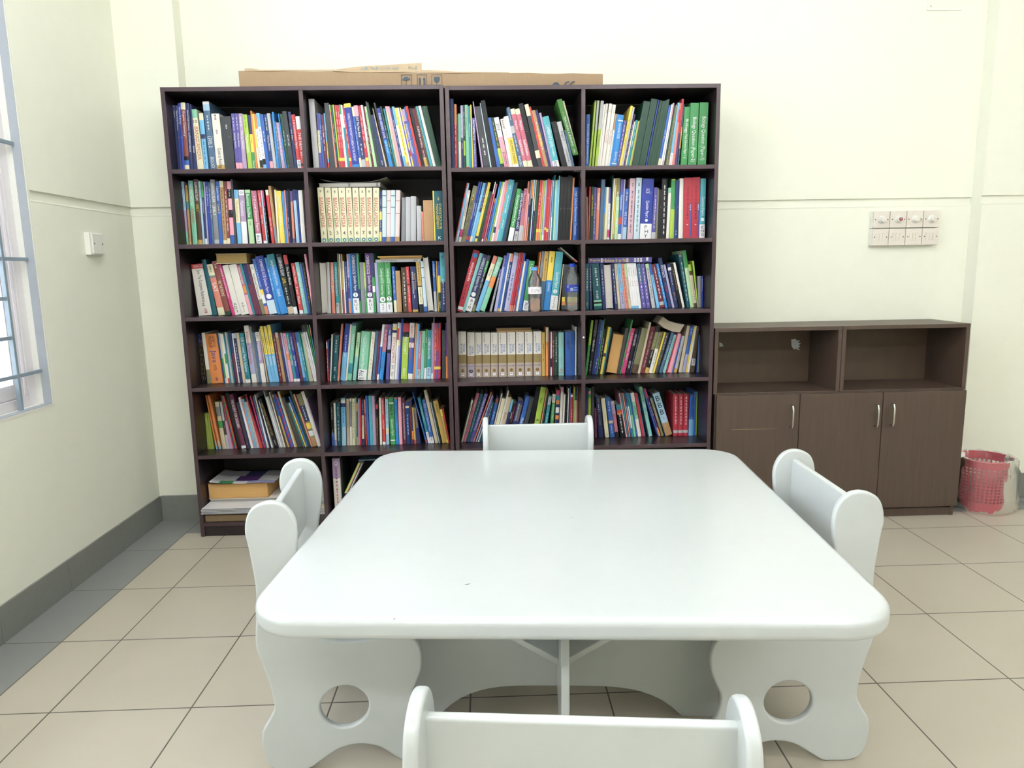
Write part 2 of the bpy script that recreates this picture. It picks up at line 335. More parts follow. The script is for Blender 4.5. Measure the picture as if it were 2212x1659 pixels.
# the grill: square bars set just inside the reveal
gx = -0.428; r = 0.0065
a = MB(); bars = [0.875, 1.292, 1.703, 2.115]
for z in bars: a.box(gx-r, gx+r, WY1+d, WY0-e, z-r, z+r)
vy = [WY0-0.145-0.145*i for i in range(17)]
for i, y in enumerate(vy):
    if y > WY1+0.02: a.box(gx-r-0.001, gx+r+0.001, y-r, y+r, WZ0+e, WZ1-e)
for z0, z1 in zip(bars, bars[1:]):
    for k in (1, 2):
        z = z0+(z1-z0)*k/3; a.box(gx-r, gx+r, WY1+d, vy[0]-r, z-r, z+r)
wpart(a, 'window_grill', M['grill'], bevel=0.0015)
pt = lamp('window_daylight_opening', (-0.6, (WY0+WY1)/2, (WZ0+WZ1)/2), (WZ1-WZ0, WY0-WY1), 1, (1, 1, 1)); pt.rotation_euler = (0, math.radians(-90), 0); pt.data.cycles.is_portal = True
# ceiling lamp housings over the light sources (above the frame)
TK = 1.45
CL = ['nearest the cabinet', 'over the window side of the table', 'over the middle of the table', 'near the far right wall', 'in the rear of the room, left', 'in the rear of the room, right']
for ((lx, ly), pw), cl in zip(LAMPS, CL):
    t = thing('ceiling_light', 'slim white ceiling tube light '+cl, 'ceiling light', (lx, ly, ZC), 0, 'ceiling tube lights')
    a = MB(); a.box(-0.62, 0.62, -0.03, 0.03, -0.05, 0); a.build('housing', M['plasticw'], t, bevel=0.004)
    m, nt, bs = nodes('glowing_tube'); bs.inputs['Base Color'].default_value = (0.9, 0.9, 0.9, 1); bs.inputs['Emission Color'].default_value = TUBE; bs.inputs['Emission Strength'].default_value = pw*TK
    a = MB(); a.tube([(-0.6, 0, -0.10), (0.6, 0, -0.10)], 0.03, 12); a.build('tube', m, t, smooth=True)
    a = MB(); a.box(-0.62, -0.6, -0.03, 0.03, -0.135, -0.05); a.box(0.6, 0.62, -0.03, 0.03, -0.135, -0.05); a.build('end_cap', M['plasticw'], t)

# ------------------------------------------------------------------ bookcases
SHL = [2.0185, 1.679, 1.3575, 1.0355, 0.714, 0.395, 0.068]     # top of each board, left bookcase
SHR = [2.0135, 1.6715, 1.351, 1.031, 0.7125, 0.3955, 0.068]    # and right bookcase
shz = lambda row, col: (SHL if col < 3 else SHR)[row]
TH = 0.018; YF, YBK = -0.252, 0.062
def bookcase(x0, x1, xm, label, SH):
    t = thing('bookcase', label, 'bookcase', ((x0+x1)/2, YF, 0), 0, None); o = t.location
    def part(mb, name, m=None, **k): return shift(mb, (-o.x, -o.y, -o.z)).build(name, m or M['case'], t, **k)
    for xa, xb in ((x0, x0+TH), (x1-TH, x1)):
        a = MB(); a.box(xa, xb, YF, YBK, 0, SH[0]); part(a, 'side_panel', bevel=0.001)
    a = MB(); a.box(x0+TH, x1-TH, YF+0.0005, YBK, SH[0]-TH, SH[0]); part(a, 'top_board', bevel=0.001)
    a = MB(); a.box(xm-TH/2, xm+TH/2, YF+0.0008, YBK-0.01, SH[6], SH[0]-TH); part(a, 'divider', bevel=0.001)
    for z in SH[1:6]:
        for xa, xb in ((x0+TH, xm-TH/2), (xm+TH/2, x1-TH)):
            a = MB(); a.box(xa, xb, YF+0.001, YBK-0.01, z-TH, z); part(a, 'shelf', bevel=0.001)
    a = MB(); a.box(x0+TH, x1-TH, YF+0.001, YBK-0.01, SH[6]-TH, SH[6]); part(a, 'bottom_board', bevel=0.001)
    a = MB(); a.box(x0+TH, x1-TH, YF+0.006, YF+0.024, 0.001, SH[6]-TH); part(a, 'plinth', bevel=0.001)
    a = MB(); a.box(x0+TH*0.5, x1-TH*0.5, YBK-0.009, YBK-0.002, 0.02, SH[0]-TH-0.002); part(a, 'back_board', M['caseback'])
    return t
BX0, BX1, BX2, BX3 = -0.106, 1.1025, 1.1085, 2.316
CX1, CX2 = 0.489, 1.711
bookcase(BX0, BX1, CX1, 'tall wine-brown bookcase nearest the window corner, full of books', SHL)
b2 = bookcase(BX2, BX3, CX2, 'tall wine-brown bookcase beside the low brown cabinet, with water bottles inside', SHR)
pc_ = aty(1260.8, 729, YF-0.001); a = MB(); a.lathe([(0.0001, 0.0012), (0.0036, 0.0012), (0.0042, 0)], 16)
a.v = [(pc_.x+x, YF-z, pc_.z+y) for x, y, z in a.v]; shift(a, (-b2.location.x, -b2.location.y, 0)).build('screw_cap', M['plasticw'], b2)
# small metal corner brackets inside the right-hand bookcase
for z in (SHR[1]-TH, SHR[2]-TH, SHR[3]-TH):
    a = MB(); xa = CX2-TH/2
    a.box(xa-0.001, xa, -0.232, -0.222, z-0.028, z); a.box(xa-0.03, xa, -0.232, -0.222, z-0.001, z)
    shift(a, (-b2.location.x, -b2.location.y, 0)).build('corner_bracket', M['chrome'], b2)

# ------------------------------------------------------------------ low cabinet with an open hutch
CXL, CXR, CYF, CYB = 2.334, 3.531, -0.241, 0.065
cab = thing('storage_cabinet', 'low walnut brown cabinet with three doors standing against the wall', 'cabinet', ((CXL+CXR)/2, CYF, 0)); o = cab.location
def cpart(mb, name, m=None, par=None, **k): return shift(mb, (-o.x, -o.y, 0)).build(name, m or M['cab'], par or cab, **k)
a = MB(); a.box(CXL, CXL+TH, CYF, CYB, 0, 0.608); cpart(a, 'side_panel', bevel=0.001)
a = MB(); a.box(CXR-TH, CXR, CYF, CYB, 0, 0.608); cpart(a, 'side_panel', bevel=0.001)
a = MB(); a.box(CXL, CXR, CYF, CYB, 0.608, 0.626); cpart(a, 'top_board', bevel=0.001)
a = MB(); a.box(CXL+TH, CXR-TH, CYF+0.012, CYB, 0.04, 0.058); cpart(a, 'bottom_board')
a = MB(); a.box(CXL+TH, CXR-TH, CYF+0.003, CYF+0.02, 0.001, 0.04); cpart(a, 'plinth')
a = MB(); a.box(CXL+TH, CXR-TH, CYB-0.01, CYB, 0.058, 0.608); cpart(a, 'back_board')
DX = [2.337, 2.7345, 3.1335, 3.536]; DZ0, DZ1 = 0.052, 0.623
def handle(x, z, side, par):
    hb = MB(); y0 = CYF-0.0185
    hb.tube([(x, y0, z+0.052), (x, y0-0.022, z+0.05), (x, y0-0.028, z+0.036), (x, y0-0.028, z-0.036), (x, y0-0.022, z-0.05), (x, y0, z-0.052)], 0.0048, 10)
    return cpart(hb, 'handle', M['chrome'], par, smooth=True)
for k in range(3):
    a = MB(); a.box(DX[k]+0.0015, DX[k+1]-0.0015, CYF-0.0185, CYF-0.0005, DZ0, DZ1, mi=0)
    dd = cpart(a, 'door', M['cab'], bevel=0.001)
    pl = aty(*((1712, 901), (1896, 899), (1930, 897))[k], CYF-0.04)
    handle(pl.x, pl.z, 0, dd)
    if k == 0:
        q0 = aty(1580, 928, CYF-0.019); q1 = aty(1680, 926.5, CYF-0.019); sc = MB()
        sc.face([(q0.x, q0.y, q0.z-0.0012), (q0.x+0.06, q0.y, q0.z-0.0010), (q1.x, q0.y, q1.z-0.0002), (q1.x, q0.y, q1.z+0.0003), (q0.x+0.06, q0.y, q0.z+0.0012), (q0.x, q0.y, q0.z+0.0004)])
        cpart(sc, 'scratch', M['edge'], dd)
# the hutch: two open boxes side by side on the worktop
def hutch(x0, x1, label):
    t = thing('open_shelf_unit', label, 'shelf unit', ((x0+x1)/2, CYF, 0.626), 0, 'open box units on the cabinet'); oo = t.location
    def hp(mb, name, m=None, **k): return shift(mb, (-oo.x, -oo.y, -oo.z)).build(name, m or M['cab'], t, **k)
    z0, z1 = 0.627, 0.9385
    a = MB(); a.box(x0, x0+TH, CYF, CYB, z0, z1-TH); hp(a, 'side_panel', bevel=0.001)
    a = MB(); a.box(x1-TH, x1, CYF, CYB, z0, z1-TH); hp(a, 'side_panel', bevel=0.001)
    a = MB(); a.box(x0, x1, CYF-0.001, CYB, z1-TH, z1); hp(a, 'top_board', bevel=0.001)
    a = MB(); a.box(x0+TH, x1-TH, CYF+0.001, CYB-0.012, z0, z0+0.006); hp(a, 'bottom_board', bevel=0.0005)
    a = MB(); a.box(x0+TH, x1-TH, CYB-0.012, CYB-0.004, z0, z1-TH); bb = hp(a, 'back_board', M['cabback'])
    return t, hp
tL, hpL = hutch(2.326, 2.928, 'open brown box unit with peeled white patches, nearer the bookcases')
tR, hpR = hutch(2.930, 3.538, 'open brown box unit with clean back, at the far right end')
def patch(px, py, pts, hp):
    Yp = CYB-0.0125; sc = MB(); sc.face([tuple(aty(px+dx, py+dy, Yp)) for dx, dy in pts][::-1]); hp(sc, 'paint_patch', M['white'])
patch(1719, 745, [(-10, -12), (0, -13), (2, -9), (9, -10), (5, -5), (11, -4), (6, 1), (10, 3), (5, 6), (9, 12), (0, 8), (-4, 10), (-9, 3)], hpL)
patch(1558, 745, [(-4, -6), (2, -3), (5, 3), (-4, 4)], hpL)


# ------------------------------------------------------------------ switch plates
YW = YREC
def plate(name, label, x0, x1, z0, z1, kind, group, red=0, yw=YW, nscrew=2):
    t = thing(name, label, 'light switch' if kind == 'sw' else ('fan regulator' if kind == 'knob' else 'wall plate'), ((x0+x1)/2, yw, (z0+z1)/2), 0, group)
    w, h = (x1-x0)/2, (z1-z0)/2
    a = MB(); a.box(-w, w, -0.026, -0.0002, -h, h); a.build('back_box', M['plasticw'], t, bevel=0.002)
    a = MB(); a.box(-w+0.0006, w-0.0006, -0.034, -0.0262, -h+0.0006, h-0.0006); a.build('face_plate', M['plastic'], t, bevel=0.0025)
    for sx in (-1, 1):
        a = MB(); a.lathe([(0.0001, -0.0012), (0.0026, -0.0012), (0.0026, 0)], 12)
        a.v = [(x+sx*w*0.74, z-0.0342, y) for x, y, z in a.v]; a.build('screw', M['dark'], t)
    if kind == 'knob':
        a = MB(); a.lathe([(0.019, 0), (0.018, 0.006), (0.0145, 0.008), (0.0135, 0.021), (0.012, 0.023), (0.0001, 0.023)], 28)
        a.v = [(x, -0.034-z, y) for x, y, z in a.v]; kb = a.build('knob', M['plasticw'], t, smooth=True)
        a = MB(); a.lathe([(0.0001, 0.0235), (0.0095, 0.0235), (0.0095, 0.0225)], 20)
        a.v = [(x, -0.034-z, y) for x, y, z in a.v]; a.build('knob_cap', M['reddot'] if red == 1 else M['plastic'], kb)
        a = MB(); a.box(-0.001, 0.001, -0.0585, -0.0576, -0.001, 0.009); a.build('pointer', M['plasticw'], kb)
    if kind == 'sw':
        for k in range(3):
            a = MB(); xa = -0.0235+k*0.0158
            a.hexa([(xa, -0.0345, -0.019), (xa+0.0152, -0.0345, -0.019), (xa+0.0152, -0.03, -0.019), (xa, -0.03, -0.019)], [(xa, -0.0385, 0.019), (xa+0.0152, -0.0385, 0.019), (xa+0.0152, -0.03, 0.019), (xa, -0.03, 0.019)])
            a.build('rocker', M['plastic'], t, bevel=0.0006)
    return t
pa, pb = aty(1889, 456, YW-0.034), aty(2031, 455, YW-0.034); pc, pd = aty(1884, 531, YW-0.034), aty(2027, 531, YW-0.034)
PX0, PX1, PZ1, PZ0 = (pa.x+pc.x)/2-0.003, (pb.x+pd.x)/2, pa.z, pc.z; PM = (PZ0+PZ1)/2; pw_ = (PX1-PX0)/4
kl = ['fan regulator with grey worn knob, leftmost in upper row', 'fan regulator whose knob shows a dull red cap, upper row', 'fan regulator right of the red-capped one, upper row', 'fan regulator at the right end of the upper row']
sl = ['three-gang switch plate under the leftmost fan regulator', 'three-gang switch plate under the red-capped fan regulator', 'three-gang switch plate with smudged corner, third in lower row', 'three-gang switch plate at the right end of lower row']
for k in range(4):
    plate('fan_regulator', kl[k], PX0+k*pw_+0.0006, PX0+(k+1)*pw_-0.0006, PM+0.0012, PZ1, 'knob', 'fan regulators on the back wall', red=1 if k == 1 else 0)
    plate('switch_plate', sl[k], PX0+k*pw_+0.0006, PX0+(k+1)*pw_-0.0006, PZ0, PM-0.0012, 'sw', 'switch plates on the back wall')
# blank plate on the left wall
t = thing('blank_wall_plate', 'small white blank plate with two screws on the window wall', 'wall plate', (-0.4, -0.372, 1.361))
a = MB(); a.box(0.0002, 0.022, -0.052, 0.052, -0.046, 0.046); a.build('back_box', M['plasticw'], t, bevel=0.002)
a = MB(); a.box(0.0222, 0.03, -0.043, 0.043, -0.043, 0.043); a.build('face_plate', M['plasticw'], t, bevel=0.003)
for sy in (-1, 1):
    a = MB(); a.box(0.0302, 0.0308, sy*0.031-0.003, sy*0.031+0.003, -0.003, 0.003); a.build('screw', M['dark'], t)
# cover plate high on the right
t = thing('cover_plate', 'cream square cover plate high on the wall above the switches', 'wall plate', (3.495, YREC, 2.50))
a = MB(); a.box(-0.085, 0.085, -0.006, -0.0002, -0.084, 0.10); a.build('plate', M['wall'], t, bevel=0.001)
for sx, sz in ((-0.069, -0.065), (0.069, 0.083)):
    a = MB(); a.lathe([(0.0001, 0.0025), (0.004, 0.0015), (0.005, 0)], 14); a.v = [(x+sx, -0.006-z, y+sz) for x, y, z in a.v]; a.build('screw', M['plastic'], t, smooth=True)

# ------------------------------------------------------------------ the white table and its four chairs
TC = Vector((1.453, -1.686, 0)); TR = math.radians(-4.2); HW = 0.612
tab = thing('table', 'square white painted low table with rounded corners, centre of the room', 'table', TC, TR)
board('tabletop', [rrect(-HW, HW, -HW, HW, 0.115, 14)], 0.044, 0.015, M['white'], ((1, 0, 0), (0, 1, 0), (0, 0, 1)), (0, 0, 0.578), tab, 4)
for px, py, ln_, wd_, an_ in ((1010, 1262, 0.007, 0.0016, 0.5), (1235, 1118, 0.002, 0.0015, 0), (1262, 999, 0.003, 0.0012, 0.3), (852, 1337, 0.003, 0.0014, 0.7)):
    q = atz(px, py, 0.6004); cs, sn = math.cos(an_), math.sin(an_); a = MB()
    a.face([(q.x+u*cs-v*sn, q.y+u*sn+v*cs, 0.6004) for u, v in ((-ln_, -wd_*.3), (0, -wd_), (ln_, -wd_*.2), (ln_*.6, wd_*.6), (-ln_*.5, wd_))])
    sc = a.build('scuff_mark', M['dark']); sc.parent = tab; sc.matrix_parent_inverse = (Matrix.Translation(TC) @ Matrix.Rotation(TR, 4, 'Z')).inverted()
def ped(half, z1):                         # crossing boards with an arched foot
    a_ = [(-half, 0), (-half+0.098, 0)]
    n = 24; inner = half-0.098
    for i in range(1, n):
        u = -1+2*i/n; a_.append((u*inner, 0.088*(1-abs(u)**4.2)))
    a_ += [(half-0.098, 0), (half, 0), (half, z1), (-half, z1)]
    return a_
board('pedestal_board', [ped(0.432, 0.5558)], 0.018, 0.002, M['white'], ((1, 0, 0), (0, 0, 1), (0, 1, 0)), (0, 0, 0.0), tab, 2)
for sg in (-1, 1):
    pts = [p for p in ped(0.432, 0.5558)]
    half = [(0.0095, 0.088)]+[p for p in pts if p[0] > 0.0095 and p[1] < 0.5][:]
    half = [(0.0095, 0.5558), (0.0095, 0.088)]+sorted([p for p in pts if 0.0095 < p[0] <= 0.334+1e-6 and p[1] < 0.5], key=lambda p: p[0])+[(0.432, 0), (0.432, 0.5558)]
    board('pedestal_board', [half], 0.018, 0.002, M['white'], ((0, sg, 0), (0, 0, 1), (1, 0, 0)), (0, 0, 0), tab, 2)
for k in range(4):                         # four triangular shelf pieces between the crossing boards
    q = [(0.0098, 0.0098), (0.232, 0.0098), (0.0098, 0.232)]
    sx, sy = ((1, 1), (-1, 1), (-1, -1), (1, -1))[k]
    board('corner_shelf', [[(x*sx, y*sy) for x, y in q]], 0.018, 0.002, M['white'], ((1, 0, 0), (0, 1, 0), (0, 0, 1)), (0, 0, 0.291), tab, 2)
SIDE = [(0.057, .700), (0.096, .687), (0.118, .645), (0.116, .58), (.104, .51), (.098, .45), (.112, .39), (.155, .352), (.215, .335), (.29, .338), (.345, .342), (.384, .330), (.399, .295), (.398, .25), (.384, .212), (.371, .178), (.376, .14), (.390, .105), (.395, .06), (.382, .018), (.35, 0), (.325, .012), (.285, .044), (.235, .057), (.185, .048), (.14, .02), (.105, 0), (.05, 0), (.016, .018), (.002, .06), (.003, .11), (.022, .145), (.036, .178), (.030, .23), (.016, .29), (.004, .34), (.010, .42), (.014, .49), (.006, .58), (0, .635), (.016, .682)]
SIDE = [(a, max(0.0, b)) for a, b in catmull(SIDE, 5)]
SB = [(a, max(0.0001, b)) for a, b in SIDE]
def chair(label, loc, rotz, width):
    """local x runs from the rear of the chair to its front, y across"""
    t = thing('chair', label, 'chair', loc, rotz, 'white wooden chairs round the table')
    hw = width/2
    for sy in (-1, 1):
        board('side_panel', [SIDE[::-1], circle(0.205, 0.163, 0.059, 0.056)], 0.020, 0.006, M['white'], ((1, 0, 0), (0, 0, 1), (0, 1, 0)), (0, sy*hw, 0), t, 3)
    iw = hw-0.005
    board('backrest', [rrect(-iw, iw, 0.505, 0.672, 0.002, 2)], 0.018, 0.005, M['white'], ((0, 1, 0), (0, 0, 1), (1, 0, 0)), (0.060, 0, 0), t, 3)
    board('seat', [rrect(0.065, 0.385, -iw, iw, 0.002, 2)], 0.018, 0.004, M['white'], ((1, 0, 0), (0, 1, 0), (0, 0, 1)), (0, 0, 0.312), t, 3)
    return t
def place(label, rear_mid, ang, width):
    d = Vector((math.cos(ang), math.sin(ang), 0)); loc = Vector((rear_mid[0], rear_mid[1], 0))-d*0.058
    return chair(label, loc, ang, width)
place('white wooden chair on the window side of the table', (0.737, -1.681), math.radians(-4.4+4.4+4.4), 0.38)
place('white wooden chair on the cabinet side of the table', (2.147, -1.718), math.radians(180-2.0+4.0-4.0), 0.385)
place('white wooden chair against the bookcases, behind the table', (1.4445, -0.985), math.radians(-90-0.5), 0.375)
place('white wooden chair nearest the viewer, seen from behind', (1.378, -2.682), math.radians(90-6.0), 0.405)

# ------------------------------------------------------------------ cardboard box on the left bookcase
Yb = -0.19
bx = thing('cardboard_box', 'long flat battered cardboard box lying on top of the bookcases', 'box', (1.0, Yb, 2.0190)); o = bx.location
a = MB(); ztop = lambda x: 2.099-0.026*(x-0.21)/1.6
n = 24; L, R_ = 0.212, 1.806; Y2 = 0.055
for i in range(n):
    xa, xb = L+(R_-L)*i/n, L+(R_-L)*(i+1)/n; wob = lambda x: 0.0015*math.sin(x*23)+0.001*math.sin(x*57)
    a.hexa([(xa, Yb+wob(xa), 2.0190), (xb, Yb+wob(xb), 2.0190), (xb, Y2, 2.0190), (xa, Y2, 2.0190)], [(xa, Yb+wob(xa), ztop(xa)+wob(xa)), (xb, Yb+wob(xb), ztop(xb)+wob(xb)), (xb, Y2, ztop(xb)), (xa, Y2, ztop(xa))])
def bpart(mb, name, m, par=bx, **k): return shift(mb, (-o.x, -o.y, -o.z)).build(name, m, par, **k)
bpart(a, 'body', M['card'])
# torn flap standing up at the middle, torn crest along the left, tape
def strip(pts_lo, pts_hi, y0, y1, m, name):
    a = MB()
    for i in range(len(pts_lo)-1):
        l0, l1, h0, h1 = pts_lo[i], pts_lo[i+1], pts_hi[i], pts_hi[i+1]
        a.hexa([(l0[0], y0, l0[1]), (l1[0], y0, l1[1]), (l1[0], y0+0.003, l1[1]), (l0[0], y0+0.003, l0[1])], [(h0[0], y1, h0[1]), (h1[0], y1, h1[1]), (h1[0], y1+0.003, h1[1]), (h0[0], y1+0.003, h0[1])])
    return bpart(a, name, m)
P = lambda px, py, Y=Yb: (lambda v: (v.x, v.z))(aty(px, py, Y))
lo = [(720, 154), (760, 156), (800, 156.5), (840, 156), (880, 155.5), (911, 155.5)]
hi = [(720, 151.5), (760, 146), (795, 142.5), (830, 141.5), (868, 138.8), (911, 136.6)]
fl = strip([P(*q) for q in lo], [P(*q, Yb+0.012) for q in hi], Yb-0.004, Yb+0.008, M['cardl'], 'torn_flap')
strip([P(*q) for q in ((529, 154), (545, 153.5), (580, 154), (640, 153.5), (722, 153))], [P(*q, Yb+0.004) for q in ((529, 148.2), (545, 148), (562, 151), (640, 151), (722, 150.5))], Yb-0.003, Yb+0.001, M['cardl'], 'torn_crest')
strip([P(*q) for q in ((908, 158), (935, 157.5), (1000, 158), (1100, 157))], [P(*q, Yb+0.004) for q in ((908, 151.5), (935, 152), (985, 155.2), (1100, 156))], Yb-0.003, Yb+0.001, M['cardl'], 'torn_crest')
a = MB()
p0, p1 = P(905, 153), P(898, 141)
def rot180(s, x0p, x1p, y0p, y1p, Yt, mb, col=(1, 1, 1, 1)):     # writing upside down
    A = aty(x1p, y0p, Yt); B = aty(x0p, y0p, Yt); C_ = aty(x1p, y1p, Yt); put_text(mb, s, A, B-A, C_-A, col)
rot180('N', 882, 900, 143, 149.5, Yb-0.0052, a); rot180('SCRE', 778, 862, 144.5, 150.5, Yb-0.0052, a)
aa = [(x, y, z) for x, y, z in a.v]; a.v = aa; bpart(a, 'flap_print', M['inkl'])
a = MB()
def frm(x0, x1, y0, y1, t=1.1):
    Yt = Yb-0.003
    for q in ((x0, x1, y0, y0+t), (x0, x0+t, y0, y1), (x1-t, x1, y0, y1)):
        pp = [aty(q[0], q[3], Yt), aty(q[1], q[3], Yt), aty(q[1], q[2], Yt), aty(q[0], q[2], Yt)]; a.face(pp)
def poly(pts): a.face([aty(px, py, Yb-0.003) for px, py in pts])
for x0, x1 in ((866.5, 889.5), (900.5, 922), (932, 955)): frm(x0, x1, 161, 187.4)
poly([(869, 174)]+[(877.5+9*math.cos(math.radians(t)), 174-8.5*math.sin(math.radians(t))) for t in range(170, 9, -20)]+[(886.5, 174), (883.5, 172.4), (880.5, 174), (877.5, 172.4), (874.5, 174), (872, 172.4)])
poly([(877, 173), (878, 173), (878, 187.4), (877, 187.4)])
for xx in (906.5, 916.2): poly([(xx-1.6, 187.4), (xx+1.6, 187.4), (xx+1.6, 173), (xx+3.4, 173), (xx, 166), (xx-3.4, 173), (xx-1.6, 173)][::1])
poly([(937, 166), (950, 166), (950, 173), (947.5, 177.5), (944.2, 179), (944.2, 187.4), (942.8, 187.4), (942.8, 179), (939.5, 177.5), (937, 173)])
poly([(1201+8*math.cos(math.radians(t)), min(187.4, 185-7.6*math.sin(math.radians(t)))) for t in range(0, 360, 20)][::-1])
def arc(cx, cy, r0, r1, a0, a1):
    n = 10
    for i in range(n):
        t0, t1 = math.radians(a0+(a1-a0)*i/n), math.radians(a0+(a1-a0)*(i+1)/n)
        poly([(cx+r1*math.cos(t0), cy-r1*math.sin(t0)), (cx+r0*math.cos(t0), cy-r0*math.sin(t0)), (cx+r0*math.cos(t1), cy-r0*math.sin(t1)), (cx+r1*math.cos(t1), cy-r1*math.sin(t1))])
arc(1229, 186, 8, 11, 85, 190); arc(1241, 186, 8, 11, 85, 190); poly([(1231, 183), (1231, 185.5), (1237, 185.5), (1237, 183)][::-1])
bpart(a, 'shipping_marks', M['ink'])

# ------------------------------------------------------------------ red waste basket in its liner
BC = Vector((3.735, -0.150, 0)); bn = thing('waste_basket', 'red perforated plastic waste basket in a clear liner, beside the cabinet', 'waste basket', BC)
rb, rt, hb_ = 0.096, 0.119, 0.262
rad = lambda z: rb+(rt-rb)*z/hb_
a = MB(); NC, NR = 36, 11; z0_, z1_ = 0.048, 0.228; ch = (z1_-z0_)/NR
def cyl(u, z, dr=0.0): r = rad(z)-dr; return (r*math.cos(u), r*math.sin(u), z)
for row in range(NR):
    for c in range(NC):
        u0, u1 = 2*math.pi*c/NC, 2*math.pi*(c+1)/NC; za, zb = z0_+row*ch, z0_+(row+1)*ch
        uc, zc = (u0+u1)/2, (za+zb)/2; du = (u1-u0)*0.38; dz = ch*0.39
        sq = [(u1, zc), (u1, zb), (uc, zb), (u0, zb), (u0, zc), (u0, za), (uc, za), (u1, za)]
        ho = [(uc+du*math.cos(math.radians(45*i)), zc+dz*math.sin(math.radians(45*i))) for i in range(8)]
        for i in range(8):
            j = (i+1) % 8; a.face([cyl(*sq[i]), cyl(*sq[j]), cyl(*ho[j]), cyl(*ho[i])])
a.lathe([(rad(0.228), 0.228), (rad(hb_), hb_-0.004), (rad(hb_)+0.005, hb_-0.004), (rad(hb_)+0.006, hb_), (rad(hb_)+0.003, hb_+0.004), (rad(hb_)-0.002, hb_+0.002), (rad(0.228), 0.2281)], NC)
a.lathe([(rad(z0_), z0_), (rad(0.012), 0.012), (rad(0.0)+0.004, 0.010), (rad(0)+0.004, 0.0), (0.001, 0.001)], NC)
bk = a.build('basket', M['redp'], bn, fix=True); sm = bk.modifiers.new('solid', 'SOLIDIFY'); sm.thickness = 0.0022; sm.offset = -1
a = MB(); nn = 72; prof = [(rt-0.014, 0.15), (rt-0.008, 0.21), (rt-0.003, 0.258), (rt+0.002, 0.2685), (rt+0.008, 0.2695), (rt+0.013, 0.26), (rt+0.012, 0.23), (rt+0.018, 0.2), (rt+0.016, 0.14), (rt+0.02, 0.08), (rt+0.018, 0.04), (rt+0.012, 0.012), (rt+0.004, 0.003)]
i0 = len(a.v); rnd = random.Random(4)
for k, (r, z) in enumerate(prof):
    for j in range(nn):
        u = 2*math.pi*j/nn; out = max(0, (k-4)/8.0)
        bulge = 0.035*out*max(0, math.cos(u-0.15))**2*(1 if z > 0.02 else 1.0)
        wr = 0.0025*math.sin(9*u+z*31)+0.0018*math.sin(17*u-z*53+1)+0.001*rnd.uniform(-1, 1); inn = 0.0 if k < 4 else abs(wr)*1.4+wr*0.3
        back = 0.0
        rr = r+(inn if k >= 4 else -abs(wr)*0.8)+bulge
        y = rr*math.sin(u)
        a.v.append((rr*math.cos(u), min(y, 0.139), z+(0.003*math.sin(11*u+2)+0.002*math.sin(23*u) if 1 < k < 10 else (0.003*abs(math.sin(5*u)) if k > 10 else 0))))
for k in range(len(prof)-1):
    for j in range(nn): a.f.append((i0+k*nn+j, i0+k*nn+(j+1) % nn, i0+(k+1)*nn+(j+1) % nn, i0+(k+1)*nn+j)); a.c.append((1, 1, 1, 1)); a.m.append(0)
a.build('bin_liner', M['bag'], bn, smooth=True)
